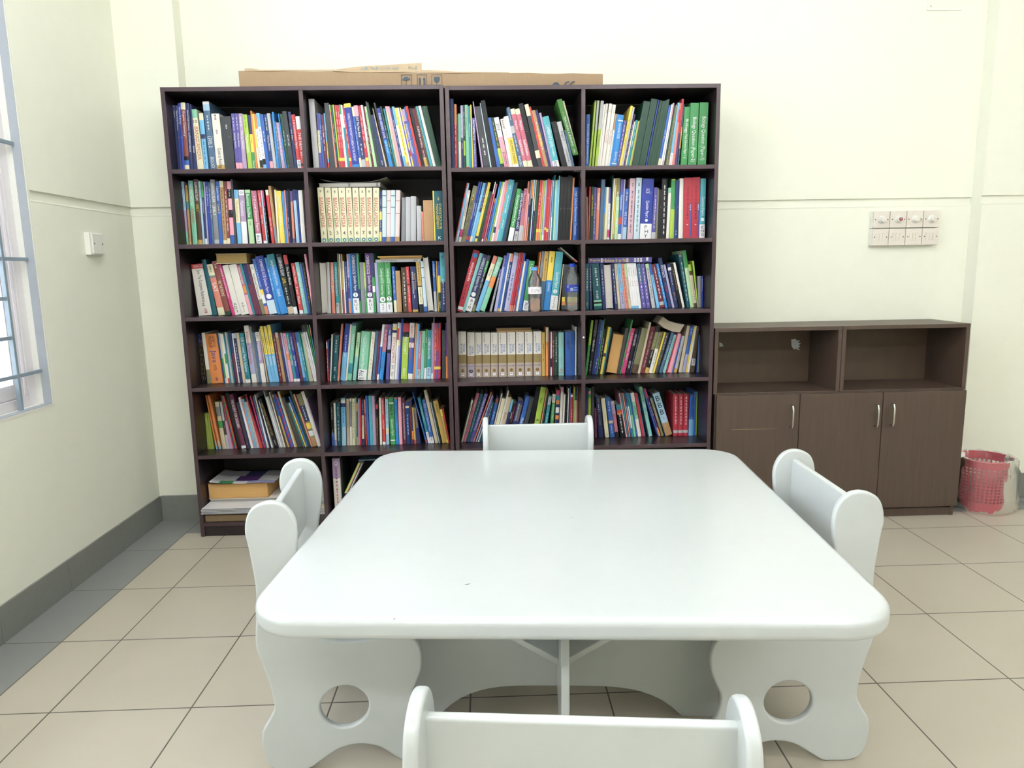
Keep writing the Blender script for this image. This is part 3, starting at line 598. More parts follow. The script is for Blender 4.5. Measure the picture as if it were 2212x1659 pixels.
# ------------------------------------------------------------------ books: one line per spine, read off shelf by shelf
# spine foot x, spine head x, width, head y, main colour | bands | print | note | kind
# print entries: words ~ colour ~ from ~ to along the spine; '#n' is small illegible print in n words, '^' upright, '!' hand-written letters
DATA = r'''
@11 340 170 6.5059 1245
212 147 36 380 navy||Edexcel IGCSE Physics~w~.08~.45|
248 200 44 375 navy||Edexcel IGCSE Biology~w~.08~.47|
293 245 44 378 navy||Edexcel IGCSE Chemistry~w~.08~.45|
338 281 44 345 royal||Edexcel A2 Biology~w~.06~.36|
385 325 64 335 redbrown|cream 0 .1,black .78 .84,blue .84 .91,cream .91 1|Organic Chemistry~w~.12~.7|with worn pale ends
452 392 50 345 navy||Edexcel GCE Chemistry  AS STUDENTS BOOK~w~.1~.72|
508 452 50 360 navy||REVISE~w~.62~.95|
562 455 92 430 cream|mint 0 .14|BANGLAPEDIA~red~.28~.82;National Encyclopedia of Bangladesh~green~.3~.8~.78;^10~k~.17~.22|tenth volume of a cream encyclopedia, apart from its set
656 580 60 485 skyblue|cream 0 .12,navy .36 .44|#6~navy~.4~.92|
742 632 90 320 steel|white 0 .04,lightblue .04 .13|LEVEL 2~w~.5~.66;#5~w~.2~.42;BIOLOGY~w~.8~.96|
836 755 110 490 ivory|gold .9 1|#3~k~.02~.12;#5~plum~.28~.36;Guide to Reading~k~.6~.95|with a torn white spine
950 885 142 530 darkgrey||#3~w~.15~.24|in shiny plastic|F
1105 1033 48 490 violet|pink .86 .97|Making History~w~.34~.68;#4~w~.07~.3|
1154 1085 44 488 violet|pink .86 .97|Making History~w~.34~.68;#4~w~.07~.3|
1200 1137 58 490 mauve||Making History~w~.3~.62;#3~w~.06~.24|
1275 1192 62 503 lime||Mathematics~w~.36~.68;#3~green~.06~.24|
1340 1268 44 512 navy|yellow .34 .67,green .67 1|#3~k~.4~.52;Oxford~w~.82~.95|
1386 1303 24 450 orange|||M
1414 1328 30 495 cream|yellow 0 .6||M
1450 1348 38 497 white|orange 0 .26,black .82 .95,orange .95 1|#7~k~.3~.78|
1490 1387 42 482 white|skyblue 0 .24,black .8 .9,skyblue .9 1|#7~k~.28~.76|
1534 1437 46 500 blue||#3~w~.3~.5|
1584 1490 48 500 darkblue|pink .84 .96|Making History~w~.38~.78;#3~cream~.05~.3|
1634 1535 42 485 lightgrey|||M
1680 1606 32 468 brightblue|||M
1716 1640 30 600 steel||#6~w~.1~.6|
1750 1667 46 615 mauve||#9~w~.1~.8|
1797 1684 26 490 brightblue|||M
1826 1718 38 495 darkgreen||#4~w~.3~.6|
1866 1752 58 455 darkgrey||#3~w~.4~.6||F
1928 1833 38 465 navy||#2~w~.3~.5|
1972 1880 50 503 red|white .82 1|+ O Level Question Papers~w~.1~.78;9 45~k~.84~.97|with a handwritten sticker
2026 1938 60 528 white|red .24 1,black .88 .93|THE NEW SAT~w~.3~.85|
@12 650 170 6.5059 1245
180 105 80 285 lightgrey|||M
262 218 36 482 violet|cream .3 .7|#4~k~.35~.6|
300 238 34 490 blue||#3~w~.2~.5|
335 275 40 505 plum||#4~w~.2~.7|
380 316 26 485 skyblue|gold .5 .8,red .88 1|#3~k~.3~.5|
408 322 80 340 darkgrey||||F
486 384 26 365 salmon|lime 0 .1||M
510 414 24 370 darkteal||#3~w~.3~.6|M
535 438 26 365 lime|yellow .82 .86,red .87 1|
560 470 34 370 red|yellow .82 .87|#5~w~.1~.7|
594 500 34 372 crimson|yellow .82 .87|#5~w~.1~.7|
628 532 28 362 white|green 0 .15||M
658 555 32 368 teal|white 0 .35||M
690 572 34 378 red|yellow .82 .87|#5~w~.15~.7|
726 595 100 345 royal|yellow 0 .06,brightblue .93 .98|WORLD STUDIES FROM ENCYCLOPEDIA TO THE INTERNET~w~.15~.88|
830 710 30 395 blue|cream 0 .15,cream .82 1|#5~w~.3~.7|
862 738 58 375 navy|pink 0 .17,lightgrey .85 1|SAT The New Book~w~.18~.5;#3~w~.6~.8|
922 803 44 378 crimson|yellow .82 .87,salmon .87 1|#5~w~.15~.7|
968 832 34 370 palegreen|white 0 .55||M
1002 868 28 380 maroon||#5~w~.3~.8|
1032 885 40 392 palegreen||SERVING ARABIC~green~.08~.55|
1074 900 26 322 darkgrey|||M
1100 925 24 330 darkgreen|||M
1126 975 62 505 navy||#2~w~.85~.95|
1190 990 22 415 beige|||M
1214 1020 30 335 black||||F
1246 1055 52 410 royal|brightblue .52 1|STUDIES ASSESSMENT & LEVEL~w~.08~.5;#4~w~.55~.75|
1300 1108 26 390 darkgreen||#4~w~.3~.8|
1328 1155 22 420 teal|||M
1352 1180 34 385 beige|pink 0 .1,beige .86 1|
1388 1215 30 388 pink|||M
1420 1245 36 410 darkblue||#4~w~.2~.8|
1456 1275 34 390 skyblue|white .3 .8||M
1490 1312 38 408 gold|yellow 0 .9|#9~k~.15~.8|
1530 1350 22 405 white|||M
1552 1372 18 405 violet|||M
1570 1386 20 405 yellow|crimson .7 .8||M
1592 1402 52 425 violet|mauve 0 .2|ENVIRONMENTAL MANAGEMENT~w~.25~.75|
1646 1447 18 400 blue|||M
1664 1465 34 380 red|||M
1700 1520 46 412 black||||F
1748 1560 44 415 maroon|gold .82 1|FURTHER PHYSICS~w~.3~.65;Unit Papers~w~.7~.85|
1794 1595 26 395 brown||#5~gold~.1~.7|
1822 1605 34 385 turquoise||Environmental Management~k~.25~.8|
1862 1645 38 378 ivory|||M
1902 1690 80 380 darkgreen||||M
@13 950 170 6.7030 1272
170 150 46 290 darkblue||||F
218 207 34 368 red|orange 0 .3|#5~w~.3~.8|
255 245 20 520 darkteal|||M
277 262 36 505 ivory|mint 0 .5||M
314 298 34 388 navy|lavender 0 .5|#5~w~.1~.7|
350 334 26 385 darkgreen|lime .55 .78|#4~w~.1~.5|
385 362 46 380 mint|red .96 1|#3~red~.05~.14;#5~darkgreen~.2~.4|
432 402 34 396 teal||Maths with Reading~w~.28~.72|
467 436 24 378 yellow|||M
492 468 48 570 violet||MATHEMATICS~w~.04~.48;#9~w~.5~.95|
604 466 24 330 mauve|||M
636 505 92 395 darkgrey||#3~w~.5~.8||F
730 570 18 350 paleblue|||M
750 590 66 308 black||||F
824 695 56 560 blue|||M
882 722 54 558 darkgreen|lime .6 .9|#8~yellow~.08~.9|
938 780 70 553 pink|white 0 .38|ECONOMICS~k~.68~.97;2018~k~.12~.25|
1010 875 50 578 ivory||HSMP~k~.03~.2|
1062 920 84 540 pink|white 0 .4,yellow .42 .92,white .92 1|DEVELOPMENT ECONOMICS~k~.45~.9|
1148 945 66 412 steel|lightgrey .3 .42|PHYSICS~w~.8~.99;#4~w~.1~.22;#4~w~.45~.75|
1216 1018 62 430 rosered|cream 0 .09,cream .87 1|Physics~w~.2~.42;Russell & Hawkins~w~.52~.78|
1282 1085 66 430 rosered|cream 0 .09,cream .87 1|Physics~w~.2~.42;Russell & Hawkins~w~.52~.78|
1352 1135 68 352 black||||F
1424 1222 66 365 darkgrey|cream 0 .18,cream .72 .84||
1490 1283 34 402 red|||M
1524 1330 50 452 tan|gold .4 .6|#9~w~.2~.7|
1574 1375 38 447 navy|||M
1614 1436 30 492 mauve|||M
1640 1480 94 538 turquoise|white .86 1|CAMBRIDGE A LEVEL~w~.17~.6;#9~w~.6~.78;Acct~k~.87~.98|with a handwritten Acct sticker
1770 1606 80 610 black||||F
1852 1690 66 615 lightgrey||Angie S~k~.2~.45;#9~k~.6~.9|
1920 1800 32 740 steel|||M
@14 1240 170 6.7030 1262
162 178 54 518 blue||Intermediate English Grammar Practice~w~.18~.92|
218 300 26 318 lime|navy .01 .02||M
258 338 30 316 lime|lightgrey 0 .45||M
300 390 44 318 lime|lightgrey 0 .42|Math Everyday~k~.5~.75|
334 432 24 368 ivory||Math Everyday~k~.3~.58|
360 462 32 360 ivory||#2~k~.1~.15|
394 510 46 360 ivory||Math Everyday~crimson~.4~.7;#2~green~.09~.14|
444 560 48 374 ivory||Math Everyday~crimson~.4~.68;#2~green~.09~.14|
494 600 22 505 tan|white .3 1|#7~k~.35~.8|
514 624 28 515 brightblue|||M
540 652 74 520 brightblue|white .1 .12,white .92 .94|International GCSE~w~.16~.45;Question Papers~w~.7~.9|
614 722 42 605 violet||#9~w~.1~.9|
652 820 36 390 yellow||#5~k~.2~.7|
690 855 26 410 lightgrey|||M
716 870 24 512 purple||#7~w~.2~.9|
742 872 18 620 cream|||M
762 890 36 598 teal||#3~w~.1~.6|
800 928 16 610 lime|||M
818 940 14 605 tan|||M
836 1012 96 318 darkgreen||||F
936 1122 92 285 darkgreen||||F
1034 1216 24 303 royal|||M
1060 1245 34 312 darkgreen||||F
1096 1282 40 318 darkgreen||||F
1136 1320 34 308 darkgreen||||F
1172 1350 36 296 darkgreen||||F
1210 1375 38 385 blue|cream .86 1|#2~w~.4~.6|
1250 1410 24 370 white|||M
1276 1432 24 350 pink|white .25 .9||M
1302 1455 22 395 darkgreen|||M
1326 1472 42 380 olive||#9~k~.3~.9|
1372 1495 42 345 skyblue|white .78 1|#3~red~.8~.97|
1415 1524 36 352 salmon|red .1 .3||M
1452 1560 34 290 purple|crimson 0 .5||F
1490 1586 30 380 darkteal|gold .35 .7||
1544 1590 92 408 green||Biology~w~.2~.44;Mark Scheme Paper 1-2~w~.46~.86|
1650 1690 120 350 green||Biology Question (Paper-2)~w~.22~.92|widest but one of three green question folders|F
1786 1824 124 342 green||Biology Question (Paper-1)~w~.22~.9|rightmost green question folder, holding paper one|F
@21 360 370 6.7030 1037
260 188 56 148 lightblue|mauve .45 .78,mint .78 1|#7~k~.1~.4|
328 265 30 200 gold|tan .3 .95,teal .27 .4|#5~k~.05~.25|
380 308 68 135 aqua|mint .1 1|UNDERSTANDING~w~.06~.38;GEOGRAPHY 3~red~.42~.65|
455 384 66 115 brown|gold .92 1|LEARNING ISLAM~w~.05~.32;LEVEL 3~yellow~.38~.48|
526 456 28 140 lightblue||GEOGRAPHY~navy~.1~.55|
558 486 34 148 navy|green 0 .25,white .9 1|Integrated Science~w~.3~.5|
588 530 22 152 lavender|||M
616 552 44 148 royal||Edexcel AS Chemistry~w~.08~.42|
662 596 28 160 steel||#6~w~.1~.6|
694 624 70 118 grey|lightgrey .92 .98|LEARNING ISLAM~w~.06~.34;LEVEL 2~w~.4~.54|
768 704 50 148 blue||I Love Islam~w~.08~.3;Level 3~yellow~.36~.52|
822 760 56 140 tan|cream 0 .1,cream .93 1|#9~k~.15~.85|
880 822 42 148 redbrown|cream .9 1|#9~w~.15~.8|
928 870 58 145 pink|black .12 .27,black .45 .57,blue .85 1|#3~w~.13~.25|
988 922 30 115 darkgrey|||M
1030 972 60 270 skyblue|cream .16 .6|Mathematics~gold~.2~.58;#2~navy~.03~.08|
1098 1040 78 270 white|mauve .1 .58|Mathematics~w~.2~.48;O~k~.03~.07|
1200 1130 74 268 palegreen|green .06 .54|Business Studies~w~.08~.5;Tony~k~.57~.65|
1302 1218 78 280 rose|white .8 1|+ O Level Question Papers~w~.1~.76;Acc II~k~.83~.97|with a handwritten Acc II sticker
1404 1312 40 275 red|white .94 1|Secondary English~w~.05~.4;Tutor Pupil~w~.45~.68|
1444 1358 20 275 lightblue|||M
1464 1378 26 275 hotpink|black .3 1|#7~w~.32~.9|
1522 1428 40 270 red|cream 0 .1|#3~w~.5~.8|
1572 1470 36 212 tan|grey .7 1||
1610 1555 28 268 cream|||M
1648 1584 68 282 yellow||Test Your Vocabulary~white~.08~.8|
1720 1662 30 290 brightblue|||M
1748 1695 20 275 salmon|||M
1770 1722 28 285 navy||#3~w~.5~.9|
1800 1750 28 262 black||||F
1830 1785 30 285 violet|salmon .2 .9||M
1882 1822 42 265 navy|lightblue .2 1||M
1928 1870 24 272 royal|||M
1956 1902 58 275 ivory|||M
2014 1965 22 270 black|||M
2036 1990 22 272 maroon|||M
2058 2008 24 285 blue|||M
@22 660 370 6.7030 1028
230 168 90 235 cream|palegreen .91 1|#1~darkgreen~.05~.11;[~d8cfa0~.775~.778;[~d8cfa0~.865~.868;@~steel~.915~.98;@~white~.935~.965;BANGLAPEDIA~red~.18~.72;National Encyclopedia of Bangladesh~green~.18~.7~.2;^1~k~.79~.85|A1
330 274 88 238 cream|palegreen .91 1|#1~darkgreen~.05~.11;[~d8cfa0~.775~.778;[~d8cfa0~.865~.868;@~steel~.915~.98;@~white~.935~.965;BANGLAPEDIA~red~.18~.72;National Encyclopedia of Bangladesh~green~.18~.7~.2;^2~k~.79~.85|A2
428 374 90 240 cream|palegreen .91 1|#1~darkgreen~.05~.11;[~d8cfa0~.775~.778;[~d8cfa0~.865~.868;@~steel~.915~.98;@~white~.935~.965;BANGLAPEDIA~red~.18~.72;National Encyclopedia of Bangladesh~green~.18~.7~.2;^3~k~.79~.85|A3
524 475 92 238 cream|palegreen .91 1|#1~darkgreen~.05~.11;[~d8cfa0~.775~.778;[~d8cfa0~.865~.868;@~steel~.915~.98;@~white~.935~.965;BANGLAPEDIA~red~.18~.72;National Encyclopedia of Bangladesh~green~.18~.7~.2;^4~k~.79~.85|A4
624 580 80 238 cream|palegreen .91 1|#1~darkgreen~.05~.11;[~d8cfa0~.775~.778;[~d8cfa0~.865~.868;@~steel~.915~.98;@~white~.935~.965;BANGLAPEDIA~red~.18~.72;National Encyclopedia of Bangladesh~green~.18~.7~.2;^5~k~.79~.85|A5
710 676 88 238 cream|palegreen .91 1|#1~darkgreen~.05~.11;[~d8cfa0~.775~.778;[~d8cfa0~.865~.868;@~steel~.915~.98;@~white~.935~.965;BANGLAPEDIA~red~.18~.72;National Encyclopedia of Bangladesh~green~.18~.7~.2;^6~k~.79~.85|A6
802 778 86 238 cream|palegreen .91 1|#1~darkgreen~.05~.11;[~d8cfa0~.775~.778;[~d8cfa0~.865~.868;@~steel~.915~.98;@~white~.935~.965;BANGLAPEDIA~red~.18~.72;National Encyclopedia of Bangladesh~green~.18~.7~.2;^7~k~.79~.85|A7
892 878 84 238 cream|palegreen .91 1|#1~darkgreen~.05~.11;[~d8cfa0~.775~.778;[~d8cfa0~.865~.868;@~steel~.915~.98;@~white~.935~.965;BANGLAPEDIA~red~.18~.72;National Encyclopedia of Bangladesh~green~.18~.7~.2;^8~k~.79~.85|A8
980 978 86 238 cream|palegreen .91 1|#1~darkgreen~.05~.11;[~d8cfa0~.775~.778;[~d8cfa0~.865~.868;@~steel~.915~.98;@~white~.935~.965;BANGLAPEDIA~red~.18~.72;National Encyclopedia of Bangladesh~green~.18~.7~.2;^9~k~.79~.85|A9
1070 1076 32 285 navy|yellow .4 .56,yellow .8 .98|#4~w~.15~.95|
1110 1112 58 272 paleblue|blue .9 1,steel .1 .115,steel .32 .335||left of the pale pink book
1172 1180 56 272 palepink|tan .9 1,redbrown .2 .21,redbrown .44 .45||between two pale blue books
1230 1240 60 272 paleblue|blue .9 1,steel .1 .115,steel .32 .335||between two pale pink books
1294 1310 64 272 palepink|tan .9 1,redbrown .2 .21,redbrown .44 .45||right of both pale blue books
1386 1395 56 380 grey||||
1450 1450 70 372 lightgrey|||
1524 1524 76 360 lightgrey|||
1616 1606 66 498 lightgrey|||
1690 1676 28 585 salmon||#9~redbrown~.1~.9|
1722 1700 138 420 tan||||with a plain brown spine
1866 1838 18 282 yellow|||M
1886 1858 122 284 darkteal||STATISTICS FOR~yellow~.25~.76~.68;MANAGEMENT~yellow~.26~.76~.32;#2~gold~.12~.2;^K~w~.9~.96|dark blue-green book with big yellow lettering
@23 960 360 6.9125 1103
150 335 18 235 red|||M
170 345 34 242 lightblue|skyblue .2 .8||M
210 350 40 348 ivory|hotpink .75 .9|COMPREHENSIVE~plum~.15~.55;O~plum~.03~.08|
252 432 70 280 olive||ARABIC & ISLAMIC STUDIES~k~.2~.9;#2~yellow~.15~.28|
322 510 34 225 royal|red .9 .96|International A Level~w~.35~.65|
350 546 26 225 blue|red .9 .96|International A Level~w~.35~.65|
378 580 38 238 skyblue|cream .9 1|#9~w~.2~.8|
412 622 34 230 navy|skyblue .5 1|#5~w~.15~.45|
452 655 40 232 yellow|navy .9 .94|#6~k~.1~.5|
496 668 44 365 darkgreen|||M
530 700 26 400 plum||#9~gold~.1~.9|
548 740 34 225 white|crimson .2 .95||M
582 770 26 255 rose|||M
610 752 24 470 orange|violet .1 .9||M
640 826 32 222 brightblue|||M
668 860 30 222 lime||#9~k~.2~.8|
700 876 34 225 ivory|navy .75 .85||M
738 905 36 205 pink|||M
772 945 26 198 salmon|white .8 1||M
766 962 92 188 turquoise||#3~w~.08~.16;#9~w~.25~.55;#6~w~.65~.8|
862 1035 30 240 darkblue|||M
888 1068 34 230 darkgreen|||M
945 1088 76 325 green|white .74 1|O-Level Question Paper~w~.12~.72|
1032 1140 60 355 navy|lightgrey .8 1|DEVELOPMENTAL AND~w~.06~.75;Acc~k~.85~.95|
1096 1185 64 325 rose|lightgrey .7 1|Pure Biology~k~.12~.42;O~plum~.03~.07|
1162 1246 24 215 salmon|||M
1188 1262 26 218 redbrown|pink .2 1||M
1214 1290 26 200 grey|navy .4 .6,orange .7 1||M
1242 1315 24 198 orange|black .3 1||M
1268 1336 24 195 lightblue|||M
1294 1360 24 198 beige|purple .5 1||M
1320 1384 38 200 darkgreen|||M
1358 1432 36 202 red|yellow .8 .85,orange .85 1|#5~w~.2~.6|
1394 1462 24 205 salmon|yellow .8 .85|
1420 1486 26 208 lime|yellow .8 .85|
1448 1510 30 202 lavender|white .9 1||M
1480 1545 28 180 crimson|yellow .78 .82|
1510 1570 30 195 red|yellow .8 .85|
1542 1598 24 200 mauve|||M
1568 1622 26 205 white|skyblue .1 .6||M
1596 1640 20 125 teal|||M
1618 1660 22 205 palegreen|||M
1642 1682 30 195 skyblue|||M
1672 1715 14 135 aqua|||M
1690 1738 56 150 black||||F
1748 1795 50 150 black||||F
1800 1845 44 132 black||||F
1846 1890 30 142 black||||F
1868 1922 26 165 orange|||M
1912 1936 68 308 blue||High School Experiments Chemistry~w~.08~.9|
1984 2000 34 308 navy|||M
@24 1240 360 6.9125 1085
168 168 26 310 maroon|||M
184 184 24 450 olive|||M
208 228 26 300 red|||M
232 260 46 300 darkgreen||English Grammar in Use~yellow~.15~.6|
276 306 36 308 violet||#9~w~.3~.9|
316 350 46 318 salmon||Secondary French~w~.1~.6|
368 412 56 190 steel|||M
424 465 20 305 brightblue|olive .5 1||M
446 488 40 305 cream|||M
492 518 34 310 white|violet 0 .3,hotpink .8 .95|#4~k~.3~.7|
534 578 12 125 darkgreen|||M
548 594 22 178 ivory|||M
570 618 26 175 gold|yellow .1 .9||M
598 640 52 172 olive|palegreen .3 1|ISLAMIC STUDIES~w~.22~.52;Grade 5~w~.65~.78|
652 702 46 188 blue|violet 0 .22,red .62 .74,white .9 1|Mathematics~w~.26~.5|
700 750 20 190 lavender|||M
722 768 54 330 blue|lightblue .75 1|GCE O Level~w~.45~.7;#3~w~.06~.25|
792 840 82 175 dustypink||#3~k~.08~.14;#9~k~.2~.9|
886 932 84 165 paleblue||#3~k~.08~.14;#9~k~.2~.9|
978 1026 170 178 royal|white .74 1|Question Papers~w~.36~.64;GCE~w~.16~.24;@~white~.66~.71;!PHY~k~.76~.98|broad royal blue book with a handwritten PHY sticker
1152 1200 62 310 violet|lightgrey .86 1|#9~w~.15~.8|
1216 1245 26 325 olive|||M
1240 1268 50 345 black||||F
1292 1310 86 182 black||#9~w~.1~.95|
1368 1412 50 315 ivory|mint 0 .1|
1424 1448 70 185 lime|green .02 .5|
1482 1524 62 210 darkblue||#2~w~.85~.95|
1556 1570 66 178 ivory|||M
1624 1646 124 165 crimson||=~violet~.42~.97~.84;#3~w~.44~.54~.84;#9~maroon~.15~.7~.5;#1~w~.76~.78|with blue tape, left of its twin|F
1752 1772 112 158 crimson||=~violet~.42~.97~.84;#3~w~.44~.54~.84;#9~maroon~.15~.7~.5;#1~w~.76~.78|with blue tape, right of its twin|F
1868 1892 80 178 turquoise|white .76 1|Question Papers~w~.3~.62;@~white~.65~.71;!ENG~k~.78~.96|with a handwritten ENG sticker
@31 380 530 6.9125 1035
340 190 200 272 ivory|red 0 .09|^ORACLE~w~.02~.07~.6;Java The Complete Reference~k~.12~.74~.55;#3~k~.76~.82;#4~red~.87~.96~.6|wide white spine topped with a red band
548 378 72 210 darkteal||||
636 448 98 275 salmon|cream 0 .22,grey .22 .27,cream .85 1|SAT~w~.36~.72;#3~k~.04~.17|
738 528 86 230 redbrown|darkgreen .93 1|WE THE PEOPLE~cream~.36~.65;#2~w~.05~.14|
838 625 48 285 hotpink||UNIQUE O Level Mathematics~w~.06~.95|
888 688 90 290 ivory||!A D 1~k~.75~.96|plain cream spine hand-marked A D, left one
980 785 118 275 ivory||!A D 11~k~.75~.96|plain cream spine hand-marked A D, right one
1102 900 50 290 rose|pink .6 1,orange .42 .56|Secondary English~w~.05~.38|
1152 948 34 275 teal|||M
1188 990 58 280 navy|plum .4 1|
1240 1045 40 275 plum|||M
1286 1095 62 278 ivory|olive .7 1|Additional Mathematics~k~.18~.7;O~green~.05~.1|
1340 1135 52 198 blue|yellow .55 .65,white .65 .8,salmon .85 1|#9~w~.1~.5|
1400 1180 118 150 royal|paleblue .76 1|CAMBRIDGE IGCSE Question Papers~w~.06~.63;@~white~.65~.74|with blank white label at foot
1522 1318 42 182 brightblue||#5~w~.2~.6|
1570 1345 110 125 brightblue|teal 0 .2|Living Earth Integrated Science~w~.1~.52;Grade 6~w~.58~.7|
1685 1490 82 122 black|beige .88 1|LEARNING ISLAM~w~.06~.36;LEVEL 1~yellow~.4~.52;#6~w~.56~.84|
1768 1598 56 138 black|red 0 .16,white .88 1|The Real World~w~.2~.5|
1852 1715 56 265 red|white .93 1|Secondary English~w~.05~.4;Tutor Maths~w~.46~.8|
1918 1775 58 248 aqua||#5~w~.2~.7|
1980 1845 30 270 blue|||M
2010 1880 36 268 black||#9~gold~.1~.8|
2046 1912 30 130 pink|||M
@32 670 530 6.9125 1015
180 140 86 258 beige||||showing its page edges|P
268 240 44 250 olive|lightgrey 0 1|
330 298 46 255 salmon||Secondary English~w~.06~.42;Book Two~w~.46~.6|
392 348 50 248 teal|lightgrey .8 1|+ GCE O Level Question Papers~w~.05~.8;Ec~k~.83~.95|with a handwritten Ec sticker
446 400 22 120 olive|||M
470 425 24 130 white|||M
492 455 28 130 gold|red .6 1||M
520 480 20 235 white|||M
542 508 42 245 darkblue||#9~w~.1~.6|
582 538 32 128 mauve|purple .4 .75,orange .8 1|#4~w~.1~.6|
614 572 28 128 brightblue|||M
650 598 92 118 darkblue|white .75 1|CAMBRIDGE IGCSE~w~.04~.35~.45;Question Papers~w~.37~.63~.5;@~white~.655~.735;^1~navy~.67~.72;!BUS~k~.77~.96|with a handwritten BUS sticker, left one
742 690 28 120 green|navy .6 .8||M
774 735 56 252 grey|||
834 792 26 255 green|lime 0 .5|#6~w~.2~.8|
862 815 90 118 purple|white .75 1|CAMBRIDGE IGCSE~w~.04~.35~.45;Question Papers~w~.37~.63~.5;@~white~.655~.735;^2~navy~.67~.72;!BUS~k~.77~.96|with a handwritten BUS sticker, right one
950 905 40 120 green|navy 0 .4,white .55 .65||M
1004 958 42 258 lavender|||
1048 1005 96 255 green|white .81 1|Cambridge IGCSE~w~.12~.42;Question Paper~w~.44~.66;@~white~.68~.8;^4~k~.705~.775;!MAT~k~.83~.97|with a handwritten MAT sticker
1150 1106 86 255 green|white .8 1|Cambridge IGCSE~w~.12~.42;Question Paper~w~.44~.65;@~white~.67~.79;^2~k~.695~.765;!BT~k~.84~.95|with a handwritten BT sticker
1258 1216 42 315 blue|cream .74 1|#5~w~.1~.6|
1305 1270 68 380 tan|||
1395 1358 76 330 brown||#9~w~.12~.9|
1472 1424 48 318 red|black .38 .4|#3~w~.08~.3;#6~w~.45~.8|
1534 1494 82 315 navy|gold .95 1|BUSINESS ACCOUNTING~w~.12~.6~.35;FRANK WOODS~gold~.15~.5~.72;^1~w~.63~.7|
1640 1578 60 245 black|gold 0 .48,cream .5 .85|#6~k~.05~.4;#9~k~.52~.82|
1706 1646 50 235 paleblue|blue .9 1,steel .12 .135,steel .32 .335|
1770 1676 78 172 beige||||showing curved page edges|P
1860 1822 38 235 blue|lightgrey .6 1|Secondary English~w~.06~.4|
1908 1875 16 232 gold|||M
1926 1898 38 240 royal|yellow .28 .62,darkgreen .62 1|Oxford~w~.8~.93|
1966 1928 76 105 turquoise|navy .5 1|O~navy~.06~.1;#9~w~.45~.9|
@33 960 520 6.9125 1055
178 435 96 130 crimson|white .92 .97|encyclopedia~white~.2~.5;#4~k~.56~.82;@~white~.03~.14;@~brightblue~.045~.125|slanting red book labelled encyclopedia
258 530 54 180 aqua|||M
310 572 92 195 navy|white .76 1|CAMBRIDGE IGCSE~w~.06~.36;Question Papers~w~.38~.64;@~white~.66~.74;!Bio~k~.78~.96|
408 655 42 215 darkgrey|green .1 .3,olive .88 1|#5~w~.1~.6|
458 738 64 218 turquoise|salmon 0 .14,cream .14 .44,skyblue .44 1|Biology~steel~.24~.36|
526 808 74 235 mint|orange .36 .56|GEOGRAPHY 1~w~.08~.34|
672 830 34 420 violet|grey .2 1|#9~w~.1~.9|
738 885 44 218 violet|lavender .2 1|#6~w~.06~.2|
786 938 40 178 blue|gold .95 1||M
820 975 26 188 ivory|||M
848 992 42 190 steel|salmon 0 .14,darkblue .14 1|#4~w~.2~.5|
890 1045 70 172 lavender|grey 0 .05|#6~k~.35~.85|
962 1120 28 178 crimson|salmon .9 1|
992 1148 24 176 crimson|salmon .9 1|
1018 1170 26 176 red|salmon .9 1|
1044 1192 22 188 blue|||M
1066 1195 32 305 cream|||M
1102 1215 52 275 blue|||
1165 1268 84 295 green|white .8 1|+ Question~w~.05~.4;Acc~k~.83~.97|partly hidden behind the pale-capped water bottle
1256 1355 50 370 plum|||
1330 1425 26 168 orange|||M
1360 1460 40 152 darkgrey|grey 0 .5||M
1410 1500 62 155 gold|steel .5 1|#9~k~.12~.48|
1474 1572 86 152 yellow|brightblue .49 1|ECONOMICS~w~.53~.68;#4~k~.1~.2|
1566 1668 110 158 turquoise|white .75 1|Question Papers~w~.35~.62~.5;@~white~.645~.715;^2~teal~.66~.7;!Maths D~k~.77~.97|with a handwritten Maths D sticker
1690 1772 20 350 beige|||M
1745 1772 214 352 darkgrey|yellow .72 .82,orange .82 .9||standing behind the dark-capped water bottle
@34 1240 520 6.9125 1015
168 168 54 342 darkteal||#9~w~.1~.6;#2~w~.85~.95|
234 222 40 342 navy||#9~w~.1~.6|
300 252 120 338 darkteal|mint .8 .93,black .84 .88|#5~w~.1~.3;#3~w~.33~.5~.6;#5~w~.6~.78|
430 385 48 340 navy||#9~w~.12~.7|
480 440 106 350 lavender||||showing pale page edges between cream boards|P
612 552 44 340 navy||#9~w~.12~.9|
660 600 38 340 beige||#6~k~.1~.4|
706 638 58 335 skyblue|lavender .6 1|#5~k~.1~.25;#5~crimson~.3~.55;#4~k~.65~.9|
768 698 48 338 salmon||#9~k~.1~.9|
820 742 40 340 beige|palegreen 0 .3|#9~k~.3~.8|
862 785 36 335 white|skyblue .94 1|#4~k~.1~.3;#3~redbrown~.38~.52|
898 822 36 335 white|skyblue .94 1|#4~k~.1~.3;#3~redbrown~.38~.52|
934 852 34 335 white|skyblue .94 1|#4~k~.1~.3;#3~redbrown~.38~.52|
970 884 38 335 white||#4~k~.1~.3;#3~redbrown~.38~.52|
1022 930 58 338 violet|steel 0 .4|#9~w~.1~.8;#2~w~.88~.95|
1086 992 58 338 violet||#9~w~.1~.8;#2~w~.88~.95|
1166 1062 54 340 palegreen|lightgrey .1 1|#9~k~.1~.8|
1238 1110 46 338 skyblue|blue 0 .25|#9~navy~.1~.5|
1290 1150 68 340 maroon|lightgrey .86 .94|#9~w~.06~.8|
1366 1222 38 340 brightblue||#9~w~.1~.8|
1416 1254 54 252 navy||PHYSICS~w~.15~.42;#3~red~.5~.7|
1472 1330 32 355 lavender|||M
1510 1386 52 340 navy|white .08 .15|#5~w~.2~.5;#3~gold~.65~.85|
1575 1436 48 345 black||#9~gold~.1~.6|
1622 1478 34 322 ivory|||M
1690 1560 46 200 darkteal|grey 0 .05|#9~w~.15~.9|
